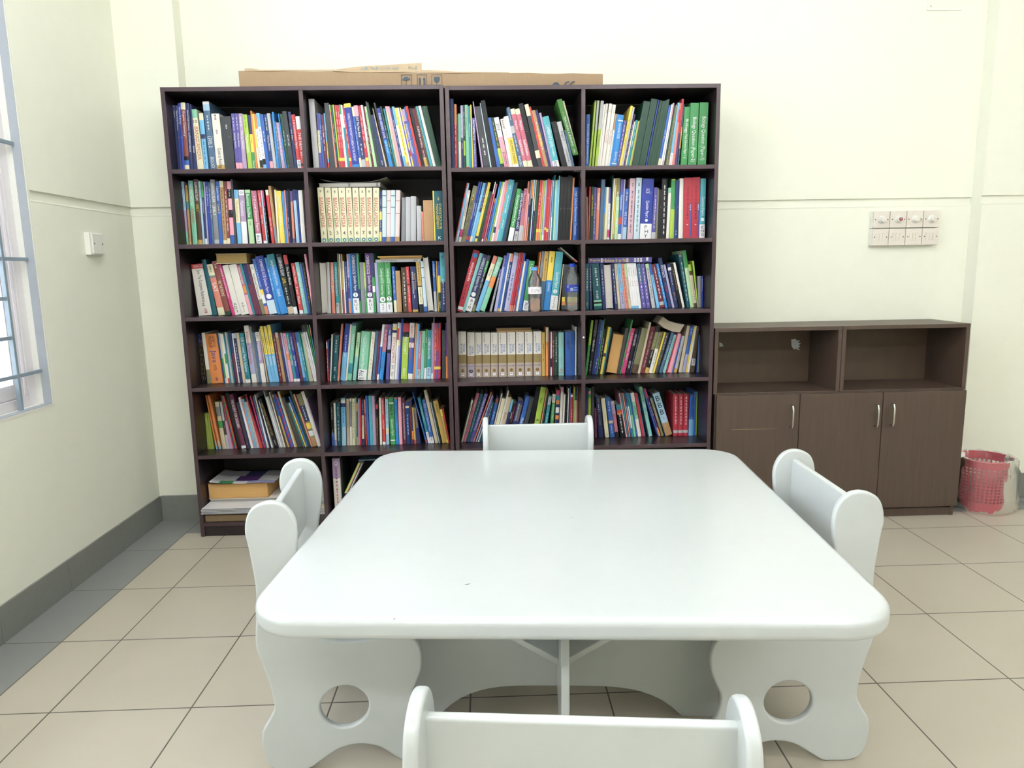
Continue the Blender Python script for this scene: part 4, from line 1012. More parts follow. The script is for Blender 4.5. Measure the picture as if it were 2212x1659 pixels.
1740 1610 60 142 palegreen|green 0 .3|
1798 1702 44 350 brown|lime 0 .15,beige .25 .9|#9~k~.3~.85|
1844 1765 24 300 lime|||M
1846 1842 52 530 grey||#9~lightgrey~.1~.9|
1900 1898 30 526 royal||#9~w~.05~.5|
@41 390 680 6.9125 1015
308 235 28 290 black|navy 0 .2|#9~gold~.1~.95|
338 262 26 285 black|navy 0 .2|#9~gold~.1~.95|
366 290 24 300 black|navy 0 .2|#9~gold~.1~.95|
402 312 56 270 ivory|olive .72 1|
466 358 174 282 orange||Java~royal~.33~.58~.5;HOW TO~k~.05~.26~.68;PROGRAM~k~.05~.28~.38;DEITEL~k~.62~.74;#3~royal~.88~.95|wide orange spine with large dark blue lettering
646 538 22 262 darkblue|||M
668 560 24 272 lightgrey|green .5 .9||M
690 584 24 280 cream|||M
714 608 28 285 white|green .4 .6,red .9 1||M
744 632 18 290 teal|||M
764 656 30 260 lightgrey|||M
794 686 24 268 teal|||M
822 708 44 268 plum|navy 0 .4||
868 762 16 278 white|||M
886 776 44 275 navy|lightblue 0 .1|#9~w~.2~.8|
934 824 42 270 beige|||
980 875 66 275 teal|white .93 1|CIE O Level Mark Scheme~w~.08~.78;!ENG~k~.84~.98|
1070 942 72 160 ivory|lavender .3 .85|Additional Mathematics~crimson~.1~.68|
1140 1020 36 175 grey|||
1178 1065 38 265 steel|||
1218 1110 62 255 ivory|mauve .18 .62|Mathematics~w~.2~.55;101~k~.03~.12|
1292 1165 24 210 beige|||M
1332 1178 46 168 yellow|skyblue .5 1|#9~k~.18~.48;ECONOMICS~w~.54~.7|left one of three matching yellow-over-blue books
1380 1236 44 168 yellow|skyblue .5 1|#9~k~.18~.48;ECONOMICS~w~.54~.7|middle one of three matching yellow-over-blue books
1426 1288 50 150 yellow|skyblue .5 1|#9~k~.18~.48;ECONOMICS~w~.54~.7|right one of three matching yellow-over-blue books
1494 1368 36 285 maroon||#9~w~.1~.9|
1536 1408 40 265 tan|beige 0 .1|#9~k~.1~.4|
1580 1452 38 275 plum|navy .3 1|
1620 1488 26 268 lavender|||M
1650 1522 44 275 pink|orange .42 .55|Secondary English~plum~.06~.38|
1700 1565 44 268 teal|white .94 1|Secondary English~w~.04~.4;Tutor Maths~w~.45~.66|
1748 1614 42 268 royal|white .94 1|Secondary English~w~.08~.42;Tutor Maths~w~.46~.68|
1804 1662 34 262 plum|||
1844 1706 36 262 skyblue|blue 0 .2,blue .92 1|
1886 1738 36 262 grey|teal 0 1|#5~w~.3~.8|
1926 1790 18 262 mint|||M
1946 1800 42 280 beige|||M
2000 1780 20 160 white|black 0 .12||M
2021 1810 20 155 white|black 0 .12||M
2042 1840 22 150 white|black 0 .12||M
2062 1885 16 155 green|white .9 1||M
2070 1915 16 150 teal|salmon 0 .2||M
@42 680 680 6.9125 985
190 165 24 385 red|white .04 .2|#5~w~.3~.8|
215 195 16 378 darkblue|||M
222 248 22 290 ivory|||M
256 292 72 300 darkteal||#5~w~.1~.4;#3~w~.7~.8;#2~w~.88~.95|
334 395 30 135 salmon|||M
384 456 68 128 royal|skyblue .5 1|#6~w~.2~.5;#2~w~.52~.58|
456 530 26 140 ivory|||M
488 562 58 115 mint|steel 0 .05,teal .7 .88|PAKISTAN~w~.2~.45|
562 636 50 262 aqua|palegreen 0 .5|English~navy~.2~.4|
640 700 128 242 mint|white .78 1|+ IGCSE O Level Question Papers~w~.08~.78~.42;Acc II~k~.8~.98~.42|with a handwritten Acc II sticker
768 820 22 250 green|||
782 850 56 252 ivory||#9~gold~.1~.9|
856 915 38 242 steel|||
900 958 34 242 plum|||
916 1010 36 140 white|blue .4 .9||M
960 1050 54 140 rose|brightblue .49 1|#3~w~.1~.3;#5~navy~.55~.8;O~navy~.04~.08|
1058 1102 50 140 violet|lavender .2 .45,black .46 .52|#3~w~.1~.4|
1118 1165 66 132 ivory|yellow .06 .1,navy .11 .16|^2~blue~.74~.8;ECONOMICS~crimson~.24~.7;Asia~grey~.86~.94|
1190 1240 28 115 white|red .1 .3||M
1218 1266 28 120 lavender|yellow .3 .4||M
1246 1300 26 62 royal|||M
1284 1322 92 125 green|crimson 0 .15,black .15 .24,lime .24 1|Math Concept 5~w~.24~.54;Discover D~w~.8~.95|
1388 1420 72 118 blue|ivory 0 .26,white .35 .44,ivory .9 1|Additional Mathematics~red~.05~.65|
1464 1505 22 125 orange|||M
1490 1530 34 132 skyblue|||M
1524 1560 46 242 rose|lightgrey .8 1|+ O Level Question Papers~w~.08~.78;Acc~k~.83~.97|with a handwritten Acc sticker
1576 1606 48 242 mint|aqua .5 1|English~k~.25~.4|
1630 1660 30 218 green|white .78 1|A LEVEL~w~.15~.6|
1666 1680 66 228 teal|lightblue .76 1|CAMBRIDGE A LEVEL~w~.15~.6;Acc 6~k~.78~.94|with a handwritten Acc 6 sticker
1738 1745 28 125 mauve|white .9 1||M
1770 1772 14 55 mauve|||M
1778 1788 32 125 red|yellow .78 .83|#5~w~.1~.7|
1812 1820 32 125 violet|red .1 .5,yellow .78 .83|
1844 1850 34 122 crimson|yellow .78 .83|
1900 1900 52 232 darkgrey||||F
1960 1950 22 120 purple|orange .6 1||M
1984 1970 16 125 red|||M
@43 960 670 6.9125 990
215 205 118 320 ivory|98824f .5 .69,b8a596 .69 1|TAFSIR~blue~.26~.44~.7;IBN KATHIR~blue~.26~.47~.38;#4~olive~.04~.24~.25;^VOLUME~royal~.735~.765;@~9a7a3a~.81~.89;^1~4a3818~.825~.875;[~white~.905~.965;#1~darkgreen~.92~.95|B1
343 340 110 332 ivory|a5885c .52 .7,b9a8b6 .7 1|TAFSIR~blue~.3~.47~.7;IBN KATHIR~blue~.3~.5~.38;#4~olive~.04~.24~.25;^VOLUME~royal~.735~.765;@~k~.82~.9;^2~w~.825~.875;[~white~.905~.965;#1~darkgreen~.92~.95|B2
463 458 96 334 ivory|98824f .5 .69,b8a596 .69 1|TAFSIR~blue~.26~.44~.7;IBN KATHIR~blue~.26~.47~.38;#4~olive~.04~.24~.25;^VOLUME~royal~.735~.765;@~9a7a3a~.81~.89;^3~4a3818~.825~.875;[~white~.905~.965;#1~darkgreen~.92~.95|B3
568 564 118 334 ivory|98824f .5 .69,b8a596 .69 1|TAFSIR~blue~.26~.44~.7;IBN KATHIR~blue~.26~.47~.38;#4~olive~.04~.24~.25;^VOLUME~royal~.735~.765;@~9a7a3a~.81~.89;^4~4a3818~.825~.875;[~white~.905~.965;#1~darkgreen~.92~.95|B4
694 692 104 334 ivory|98824f .5 .69,b8a596 .69 1|TAFSIR~blue~.26~.44~.7;IBN KATHIR~blue~.26~.47~.38;#4~olive~.04~.24~.25;^VOLUME~royal~.735~.765;@~9a7a3a~.81~.89;^5~4a3818~.825~.875;[~white~.905~.965;#1~darkgreen~.92~.95|B5
810 806 120 332 ivory|98824f .5 .69,b8a596 .69 1|TAFSIR~blue~.26~.44~.7;IBN KATHIR~blue~.26~.47~.38;#4~olive~.04~.24~.25;^VOLUME~royal~.735~.765;@~9a7a3a~.81~.89;^6~4a3818~.825~.875;[~white~.905~.965;#1~darkgreen~.92~.95|B6
942 938 120 328 ivory|98824f .5 .69,b8a596 .69 1|TAFSIR~blue~.26~.44~.7;IBN KATHIR~blue~.26~.47~.38;#4~olive~.04~.24~.25;^VOLUME~royal~.735~.765;@~9a7a3a~.81~.89;^7~4a3818~.825~.875;[~white~.905~.965;#1~darkgreen~.92~.95|B7
1072 1070 120 324 ivory|98824f .5 .69,b8a596 .69 1|TAFSIR~blue~.26~.44~.7;IBN KATHIR~blue~.26~.47~.38;#4~olive~.04~.24~.25;^VOLUME~royal~.735~.765;@~9a7a3a~.81~.89;^8~4a3818~.825~.875;[~white~.905~.965;#1~darkgreen~.92~.95|B8
1202 1202 114 322 ivory|98824f .5 .69,b8a596 .69 1|TAFSIR~blue~.26~.44~.7;IBN KATHIR~blue~.26~.47~.38;#4~olive~.04~.24~.25;^VOLUME~royal~.735~.765;@~9a7a3a~.81~.89;^9~4a3818~.825~.875;[~white~.905~.965;#1~darkgreen~.92~.95|B9
1330 1328 118 318 ivory|98824f .5 .69,b8a596 .69 1|TAFSIR~blue~.26~.44~.7;IBN KATHIR~blue~.26~.47~.38;#4~olive~.04~.24~.25;^VOLUME~royal~.735~.765;@~9a7a3a~.81~.89;^10~4a3818~.825~.875;[~white~.905~.965;#1~darkgreen~.92~.95|B10
1456 1454 48 332 gold||#9~k~.25~.7|
1512 1516 38 258 orange|beige 0 .3|#5~k~.1~.4|
1556 1558 24 325 maroon|||
1582 1584 24 325 white|navy .6 .8||M
1610 1612 28 318 maroon||#4~w~.2~.6|
1642 1642 56 334 darkgreen||#9~w~.1~.7|
1706 1704 78 332 aqua|red .93 .94|#5~gold~.1~.35;#3~tan~.58~.75;O~red~.84~.9|
1808 1802 140 322 blue||#9~redbrown~.05~.9~.62;#4~k~.2~.42~.3|broad blue book with red lettering
1950 1955 18 250 ivory|||M
1975 1980 22 345 darkgrey|||M
@44 1240 670 6.9125 970
160 258 34 148 green|lime 0 .45|#9~k~.1~.9|
205 318 44 140 black|darkgrey 0 .3|YEARBOOK~w~.36~.58;#4~w~.75~.95|
256 378 36 140 navy|||M
290 412 38 148 blue|royal .3 1|#5~w~.2~.45;#3~w~.7~.9|
332 450 20 125 green|||M
342 440 40 280 black||#9~w~.2~.9|
384 510 36 252 yellow|plum .55 .62|#3~k~.25~.35|
418 545 20 262 teal|||M
438 558 22 300 black|||M
472 590 160 345 tan|orange 0 1||thick book with brown page edges and orange boards|P
638 772 50 262 darkgrey|||
672 862 22 145 green|||M
698 855 58 265 hotpink||O Level Question Papers~w~.1~.85|bright pink book with white lettering
768 920 48 272 black||OUR WRITERS~w~.12~.38;NOT COY~w~.72~.88|
822 975 20 298 navy||#9~gold~.1~.9|
844 1020 92 260 olive|brown .8 1||worn olive book mottled with brown
942 1120 36 178 beige|||M
980 1155 68 240 maroon||#9~lightgrey~.12~.9|
1042 1240 60 235 black|olive .12 .5,gold .88 1|#4~lime~.14~.44;#3~w~.52~.82|
1106 1275 56 325 olive|ivory .4 1|#3~darkgreen~.08~.35;#4~green~.5~.8|
1166 1350 28 325 yellow|||M
1190 1370 54 330 darkgrey||#5~w~.08~.45;#3~gold~.55~.8|
1256 1458 44 328 steel||#9~w~.2~.7|
1310 1495 42 362 aqua||#9~navy~.1~.7|
1366 1530 22 365 crimson|||M
1386 1556 62 342 ivory|pink 0 1|
1450 1590 30 380 blue|||M
1480 1615 44 380 lightgrey|gold .88 1|#9~violet~.3~.8|
1556 1690 46 230 beige|||
1606 1742 48 240 blue|lavender .6 1|English~k~.2~.4;#3~w~.05~.2|
1656 1790 20 250 yellow|||M
1680 1815 34 232 ivory|||M
1728 1826 60 235 brown|lightgrey .7 .85|#2~k~.72~.82|
1830 1860 20 370 blue|||M
1848 1870 24 372 olive|||M
@51 400 830 6.9125 975
318 242 42 432 olivegreen|||
358 284 36 440 olivegreen|||
394 318 38 430 olivegreen|||
462 290 28 165 orange|beige .84 .95,skyblue .95 1||M
505 332 34 168 orange|beige .84 .95,skyblue .95 1||M
560 440 60 262 beige|green .4 .55,grey .1 .3||
622 512 40 262 lightgrey|brown .4 .7||
662 545 52 268 plum|mauve .4 1|
718 500 18 158 red|||M
736 530 18 168 navy|||M
752 548 12 172 green|||M
764 562 18 172 red|||M
786 590 60 130 black||||spiral bound with a black spine|M
848 640 70 145 plum|white .95 1|THE ASCENT FOR CHILDREN~w~.1~.62|
932 760 26 270 darkgrey|||M
960 790 20 262 navy|||M
990 785 36 195 white|||M
1030 815 18 190 salmon|||M
1040 845 30 222 skyblue|||M
1072 880 46 262 lightgrey||#9~grey~.05~.95|
1120 905 44 148 red||#6~k~.3~.7|
1170 870 16 140 maroon|||M
1186 962 18 175 hotpink|||M
1210 1005 22 185 steel|||M
1232 1030 26 155 cream|white .4 .9||M
1262 1050 22 215 navy|||M
1292 1092 34 240 ivory|||
1348 1070 62 208 black||PRACTICING TO TAKE THE GRE~gold~.1~.75;#3~w~.85~.95|
1412 1165 20 105 lightgrey|||M
1438 1195 22 190 white|||M
1464 1220 22 185 lightgrey|||M
1490 1248 20 118 ivory|||M
1512 1275 32 185 brown|||M
1544 1290 24 155 gold|blue .05 .4||M
1572 1312 28 140 royal|||M
1600 1345 16 150 red|||M
1618 1365 24 200 blue|||M
1644 1375 18 110 ivory|||M
1664 1395 22 108 gold|||M
1694 1420 58 192 darkgrey||||
1752 1500 22 275 brown|||M
1776 1520 26 278 teal|||M
1804 1540 26 275 yellow|white 0 .2||M
1834 1538 26 182 blue|||M
1862 1552 34 98 darkgreen|||M
1896 1608 26 145 salmon|lime .36 .42||M
1924 1652 72 140 olive|navy .22 .52,yellow .55 .66,white .7 .8,tan .82 1|#5~w~.24~.5|
1996 1722 56 105 ivory|||
2036 1800 20 210 mauve|||M
@52 690 820 6.9125 995
188 155 44 350 black|blue .7 1|#5~w~.1~.4;#3~w~.62~.8|
232 208 30 350 ivory|mauve .86 1|#4~navy~.3~.6|
264 246 58 358 darkteal||#4~w~.08~.3;#6~w~.4~.9|
336 320 64 280 lightblue|white .04 .1,navy .1 .18,skyblue .18 .6|#6~royal~.12~.55|
412 400 40 288 beige||STARTING ECONOMICS~k~.1~.62;GT Reader~grey~.66~.82|
458 450 28 282 ivory|grey .06 .6||
490 486 40 282 yellow|cream 0 1|STARTING ECONOMICS~k~.08~.62;GT Reader~grey~.66~.86|
534 528 22 270 mint|||M
560 552 20 350 orange|redbrown .2 .8||M
584 578 16 285 lavender|||M
602 592 26 278 crimson|||M
640 628 32 302 navy|beige .34 .86|Macmillan~k~.4~.8;#3~w~.08~.25|
690 662 24 300 salmon|red .3 1||M
718 685 34 240 blue|||leftmost of three slim blue to mauve books
758 730 46 240 turquoise|||middle one of three slim blue to mauve books
806 778 44 240 mauve|||rightmost of three slim blue to mauve books
852 838 32 340 black|red .05 .15,brown .35 1|#5~orange~.38~.8|
905 888 32 270 ivory|||
948 916 44 280 red|white .94 1|Secondary English~w~.05~.4;Tutor Pupils~w~.46~.66|
1000 978 44 260 lightblue|redbrown 0 .04,cream .65 .78|#5~navy~.1~.6|
1066 1030 74 265 green|white .11 .13,white .9 .92|Question Paper~w~.46~.82;Math A~k~.16~.38|green book with handwriting above its printed title
1146 1114 42 268 brightblue|salmon 0 .03|Level 9 Integrated Science~k~.1~.8|
1196 1168 48 265 pink||Secondary English~w~.08~.38|
1256 1226 46 285 plum||Reader's Listening & Speaking Practice Book~w~.1~.9|
1308 1280 54 330 darkblue|cream .1 .15|#6~w~.3~.8|
1372 1335 20 320 maroon|||M
1392 1352 22 310 navy|orange .7 .9||M
1422 1380 28 415 gold|red .9 1|
1460 1400 60 415 navy|olive 0 .1|QUOTATIONS~yellow~.1~.55|
1598 1360 36 195 blue|red .93 .97|#9~w~.35~.65|
1636 1462 38 265 teal|white .75 1|Cambridge A LEVEL~w~.2~.7;Acct~k~.78~.97|with a handwritten Acct sticker
1674 1528 52 300 blue|white .85 1|GCE O Level Question Paper~w~.08~.82;Eng~k~.86~.97|with a handwritten Eng sticker
1740 1555 46 150 beige|||
1790 1650 22 340 lightgrey|||M
1812 1680 22 350 darkgreen|||M
1848 1694 70 312 gold||LITERATURE AND~brown~.06~.28;#3~orange~.4~.6|
1906 1795 36 440 yellow|gold .2 .9||
1930 1830 26 435 red|||
@53 970 810 6.9125 1040
165 335 16 372 palegreen|olive .1 1||M
178 350 12 380 ivory|||M
190 410 50 265 rose||#3~w~.15~.3;#9~k~.35~.85|
240 468 50 280 darkteal||#9~lightgrey~.15~.8|
290 535 50 275 violet||Modern Book and Essay Writing~w~.1~.75|
340 622 24 255 salmon|||M
378 640 22 300 lavender|||M
414 645 22 320 violet|lightgrey .7 1||M
440 640 34 405 darkteal||#6~w~.1~.6|
470 680 30 410 navy|||M
530 690 56 345 blue|redbrown 0 .12|#3~w~.3~.5|
596 780 22 278 ivory|||M
620 792 56 345 cream|||
680 880 22 235 ivory|||M
704 878 60 325 beige||Ecco~brown~.35~.7|
766 935 32 360 skyblue|mint 0 .05,navy .3 .8||M
800 955 64 415 black||SONGS OF BLOOD~hotpink~.08~.6~.68;FATIMA~w~.25~.55~.3|
868 1035 86 375 navy||FRANK WOODS~gold~.1~.5~.72;BUSINESS ACCOUNTING~w~.08~.5~.35|
966 1150 62 315 blue||PEARS~w~.48~.62|
1040 1215 62 335 darkgrey||||
1125 1300 22 180 black||||F
1148 1320 48 168 black||||F
1218 1372 82 175 lime||Science~k~.2~.3;6~k~.6~.68|bright lime spine beside black ring binders|M
1316 1460 14 195 salmon|||M
1334 1470 20 230 darkgreen|||M
1376 1490 46 305 teal|lightgrey .03 .2|!Clouds~k~.04~.18;#3~w~.4~.6|
1490 1548 46 285 green|ivory .0 .18|al Question Paper~w~.22~.56;Scien~k~.03~.16|
1570 1606 52 225 navy|hotpink 0 .1,teal .1 .2,orange .2 .28,white .34 .45,orange .5 .58||
1632 1674 38 182 pink|ivory .1 1|
1680 1712 26 288 ivory|||M
1712 1742 36 290 black||||F
1750 1780 16 200 ivory|||M
1780 1806 14 178 blue|||M
1800 1818 36 275 red|white .03 .08|#4~w~.35~.6|
1846 1862 18 178 yellow|lime .1 1||M
1868 1880 34 178 darkteal|beige .25 1||M
1904 1912 18 172 red|||M
@54 1240 810 6.9125 955
150 155 12 182 ivory|||M
166 170 38 182 navy|||M
206 216 38 195 green|pink .06 .12,lime .2 .6|#6~yellow~.15~.6|
250 262 44 170 darkgrey||||F
312 300 34 500 plum|||
372 318 68 318 navy||#3~gold~.05~.15;#4~w~.2~.4;#4~gold~.45~.7|
470 402 58 345 cream||#4~k~.42~.6;#2~k~.92~.96|
545 470 68 332 blue|beige .58 .65|#4~w~.1~.35;#4~w~.7~.9|
622 546 52 388 plum|lightgrey 0 .08,mauve .08 .35,rose .35 .85,black .85 1||
700 624 72 440 black|teal 0 .16,red .16 .24,orange .24 .3|#6~w~.3~.9|
778 660 26 270 pink|||M
806 690 20 272 teal|||M
828 715 24 268 salmon|||M
854 745 22 280 blue|lightblue .3 .8||M
874 775 20 270 teal|white .3 .8||M
900 790 34 268 mint|teal 0 .5||M
936 815 24 265 blue|||M
962 840 52 262 ivory|mint .2 .6|PHYSICS~darkgreen~.3~.5|
1026 900 36 268 crimson|||
1062 935 14 275 steel|||M
1128 968 50 170 mint|aqua .3 1|CHEMISTRY~k~.06~.34;#4~navy~.42~.58|
1266 1026 16 225 blue|||M
1282 1036 28 195 purple|hotpink 0 .2,orange .82 1|#4~w~.3~.6|
1320 1130 36 340 grey|olive .1 1|#6~w~.2~.6|
1384 1165 104 255 lightblue|tan .7 1|!BBB~k~.05~.52~.5;^2~crimson~.56~.62~.5|pale blue spine with handwritten bubble letters
1482 1482 70 288 crimson|lightgrey .86 .93|#9~w~.06~.75|first of three matching crimson volumes
1556 1562 72 288 crimson|lightgrey .86 .93|#9~w~.06~.75|middle of three matching crimson volumes
1632 1642 70 288 crimson|lightgrey .86 .93|#9~w~.06~.75|last of three matching crimson volumes
1708 1728 70 300 blue|skyblue .6 1|#9~navy~.1~.5;#4~mauve~.55~.85|
1782 1800 30 250 skyblue|blue 0 1||M
1814 1832 12 250 lime|||M
'''
BAY = {1: 'leftmost column', 2: 'second column', 3: 'third column', 4: 'rightmost column'}
ROWN = {1: 'top shelf', 2: 'second shelf', 3: 'third shelf', 4: 'fourth shelf', 5: 'fifth shelf', 6: 'bottom shelf'}
YS = {1: -0.185, 2: -0.165, 3: -0.14, 4: -0.13, 5: -0.125}
YSC = {(4, 3): -0.105, (5, 4): -0.095, (4, 4): -0.10, (3, 3): -0.16, (5, 1): -0.135}
INX = {1: (BX0+TH, CX1-TH/2), 2: (CX1+TH/2, BX1-TH), 3: (BX2+TH, CX2-TH/2), 4: (CX2+TH/2, BX3-TH)}
books = []
for ln in DATA.strip().splitlines():
    if ln[0] == '@':
        q = ln[1:].split(); row, col = int(q[0][0]), int(q[0][1]); ox, oy, sc_, yb = map(float, q[1:]); idx = 0; continue
    fl_ = ln.split('|'); hd = fl_[0].split(); kind = 'B'
    if fl_[-1].strip() in ('M', 'F', 'P'): kind = fl_.pop().strip()
    while len(fl_) < 4: fl_.append('')
    books.append(dict(row=row, col=col, ox=ox, oy=oy, s=sc_, yb=yb, i=idx, xb=float(hd[0]), xt=float(hd[1]), w=float(hd[2]), yt=float(hd[3]), c=hd[4], bands=fl_[1], txt=fl_[2], hint=fl_[3].strip(), kind=kind)); idx += 1
cells = {}
for b in books: cells.setdefault((b['row'], b['col']), []).append(b)
rb_ = random.Random(11)
for (row, col), lst in cells.items():
    Yp = YSC.get((row, col), YS[row]); z0 = shz(row, col)+0.0004; xlo, xhi = INX[col]; xlo += 0.0012; xhi -= 0.0012
    for b in lst:
        p = lambda x, y: aty(b['ox']+x/b['s'], b['oy']+y/b['s'], Yp)
        def fx(pt, pb): return pb.x+(pt.x-pb.x)*(z0-pb.z)/(pt.z-pb.z)
        tl, tr = p(b['xt'], b['yt']), p(b['xt']+b['w'], b['yt']); bl, br = p(b['xb'], b['yb']), p(b['xb']+b['w'], b['yb'])
        b['zt'] = tl.z if row > 1 else min(tl.z, 1.985); b['Y'] = Yp; b['z0'] = z0
        b['L'] = [fx(tl, bl), tl.x]; b['R'] = [fx(tr, br), tr.x]          # x at the foot and at the head
        b['y'] = Yp
    lst.sort(key=lambda b: (b['L'][0]+b['L'][1]))
    at = lambda b, e, z: b[e][0]+(b[e][1]-b[e][0])*(z-z0)/(b['zt']-z0)
    def push(b, e, z, dx):                  # move the edge line at height z by dx (foot or head)
        if z <= z0+1e-6: b[e][0] += dx
        else: b[e][1] += dx*(b['zt']-z0)/(z-z0)
    for _ in range(40):
        for p_, q_ in zip(lst, lst[1:]):
            for z in (z0, min(p_['zt'], q_['zt'])):
                ov = at(p_, 'R', z)-at(q_, 'L', z)+0.0003
                if ov > 0: push(p_, 'R', z, -ov/2); push(q_, 'L', z, ov/2)
        for b in lst:
            for k, z in ((0, z0), (1, b['zt'])):
                if b['L'][k] < xlo: b['L'][k] = xlo
                if b['R'][k] > xhi: b['R'][k] = xhi
                if b['R'][k]-b['L'][k] < 0.0022: m_ = (b['R'][k]+b['L'][k])/2; b['L'][k], b['R'][k] = m_-0.0011, m_+0.0011
    for j, b in enumerate(lst):
        b['i'] = j; b['area'] = (b['R'][0]+b['R'][1]-b['L'][0]-b['L'][1])/2*(b['zt']-z0)
        b['lc'] = lst[j-1]['c'] if j else None; b['rc'] = lst[j+1]['c'] if j+1 < len(lst) else None
def pages_col(b): return M['pagey'] if b['row'] >= 4 and b['c'] in ('tan', 'brown', 'beige') else M['pagew']
def book_geo(b, cover, pages, prt, stick, recess=0.0):
    z0 = b['z0']; y0 = b['y']+recess; zt = b['zt']; L0, L1 = b['L']; R0, R1 = b['R']
    w = ((R0-L0)+(R1-L1))/2; hgt = zt-z0; sl = ((L1+R1)-(L0+R0))/2/hgt
    # corner heights so that head and foot stay square to the spine
    dz = -sl*w; g0 = max(0, -dz); g1 = max(0, dz)
    def C(u, f, y):                           # f: 0 head .. 1 foot
        zf = z0+(g0*(1-u)+g1*u)*0.9; zh = zt+(-g1*(1-u)-g0*u)*0.9
        z = zh+(zf-zh)*f
        k = (z-z0)/hgt; xl = L0+(L1-L0)*k; xr = R0+(R1-R0)*k
        return (xl+(xr-xl)*u, y, z)
    depth = min(max(hgt*0.70, 0.12), 0.05-y0-0.002)
    base = colour(b['c']); bands = []
    for s_ in b['bands'].split(','):
        q = s_.split()
        if len(q) == 3: bands.append((float(q[1]), float(q[2]), colour(q[0])))
    cuts = sorted({0.0, 1.0} | {v for q in bands for v in q[:2]})
    def cf(f):
        c = base
        for f0, f1, cc in bands:
            if f0 <= f <= f1: c = cc
        return c
    nseg = 5 if w > 0.008 else 1; bu = min(0.10*w, 0.0022) if nseg > 1 and b['kind'] != 'F' else 0.0
    if b['kind'] == 'P':
        tb = min(0.0025, w*0.08); yf = y0
        for ua, ub in ((0, tb/w), (1-tb/w, 1)):
            q = lambda f: [C(ua, f, yf), C(ub, f, yf), C(ub, f, yf+depth), C(ua, f, yf+depth)]
            cover.hexa(q(1), q(0), base if b['c'] != 'beige' else colour('ivory'))
        cover.hexa([C(0, 1, yf+depth), C(1, 1, yf+depth), C(1, 1, yf+depth+0.001), C(0, 1, yf+depth+0.001)], [C(0, 0, yf+depth), C(1, 0, yf+depth), C(1, 0, yf+depth+0.001), C(0, 0, yf+depth+0.001)], base)
        pages.hexa([C(tb/w, .985, yf+0.004), C(1-tb/w, .985, yf+0.004), C(1-tb/w, .985, yf+depth), C(tb/w, .985, yf+depth)], [C(tb/w, .015, yf+0.004), C(1-tb/w, .015, yf+0.004), C(1-tb/w, .015, yf+depth), C(tb/w, .015, yf+depth)])
        return w
    for fa, fb in zip(cuts, cuts[1:]):
        col = cf((fa+fb)/2)
        for k in range(nseg):
            u0, u1 = k/nseg, (k+1)/nseg; ya = y0-bu*(1-(2*u0-1)**2); yb_ = y0-bu*(1-(2*u1-1)**2)
            cover.face([C(u0, fb, ya), C(u1, fb, yb_), C(u1, fa, yb_), C(u0, fa, ya)], col)
    hard = w > 0.007 and b['kind'] != 'F'
    if hard:
        tb = 0.0011 if w < 0.02 else 0.0018; e = tb/w
        for ua, ub in ((0, e), (1-e, 1)):
            cover.hexa([C(ua, 1, y0), C(ub, 1, y0), C(ub, 1, y0+depth), C(ua, 1, y0+depth)], [C(ua, 0, y0), C(ub, 0, y0), C(ub, 0, y0+depth), C(ua, 0, y0+depth)], cf(0.5))
        cover.face([C(e, 0, y0+0.0012), C(1-e, 0, y0+0.0012), C(1-e, 1, y0+0.0012), C(e, 1, y0+0.0012)], cf(0.02))
        for k in range(nseg):
            u0, u1 = k/nseg, (k+1)/nseg; ya = y0-bu*(1-(2*u0-1)**2); yb_ = y0-bu*(1-(2*u1-1)**2)
            cover.face([C(u0, 0, ya), C(u1, 0, yb_), C(u1, 0, y0+0.0012), C(u0, 0, y0+0.0012)], cf(0.02))
        f0 = 0.010
        pages.hexa([C(e, .998, y0+0.0013), C(1-e, .998, y0+0.0013), C(1-e, .998, y0+depth-0.003), C(e, .998, y0+depth-0.003)], [C(e, f0, y0+0.0013), C(1-e, f0, y0+0.0013), C(1-e, f0, y0+depth-0.003), C(e, f0, y0+depth-0.003)])
    else:
        q = lambda f: [C(0, f, y0), C(1, f, y0), C(1, f, y0+depth), C(0, f, y0+depth)]
        B_, T_ = q(1), q(0)
        for (i_, j_) in ((1, 2), (2, 3), (3, 0)): cover.face([B_[i_], B_[j_], T_[j_], T_[i_]], cf(0.5))
        cover.face(T_, lin('d8d2c4') if b['kind'] != 'F' else cf(0.02)); cover.face(B_[::-1], cf(0.5))
    yf = y0-bu-0.00025
    for tk in b['txt'].split(';'):
        q = tk.split('~')
        if len(q) < 4: continue
        s_, cc, fa, fb = q[0], colour(q[1]), float(q[2]), float(q[3]); uc = float(q[4]) if len(q) > 4 else 0.5
        hw_ = 0.27 if (len(q) > 4 and abs(uc-0.5) > 0.1) else 0.58
        tgt = prt; hand = q[1] == 'k' and fa > 0.7 and (b['bands'] or s_[0] == '!')
        yf -= 0.00006
        if s_[0] == '@':                          # a disc
            rr_ = min((fb-fa)*hgt/2, w*0.42); fm = (fa+fb)/2
            tgt.face([C(uc+rr_/w*math.cos(2*math.pi*k/16), fm-rr_/hgt*math.sin(2*math.pi*k/16), yf) for k in range(16)], cc); continue
        if s_[0] == '[':                          # a pasted patch
            tgt.face([C(uc-0.2, fb, yf), C(uc+0.2, fb, yf), C(uc+0.2, fa, yf), C(uc-0.2, fa, yf)], cc); continue
        if s_[0] == '=':
            tgt.face([C(uc-0.11, fb, yf), C(uc+0.11, fb, yf), C(uc+0.11, fa, yf), C(uc-0.11, fa, yf)], cc); continue
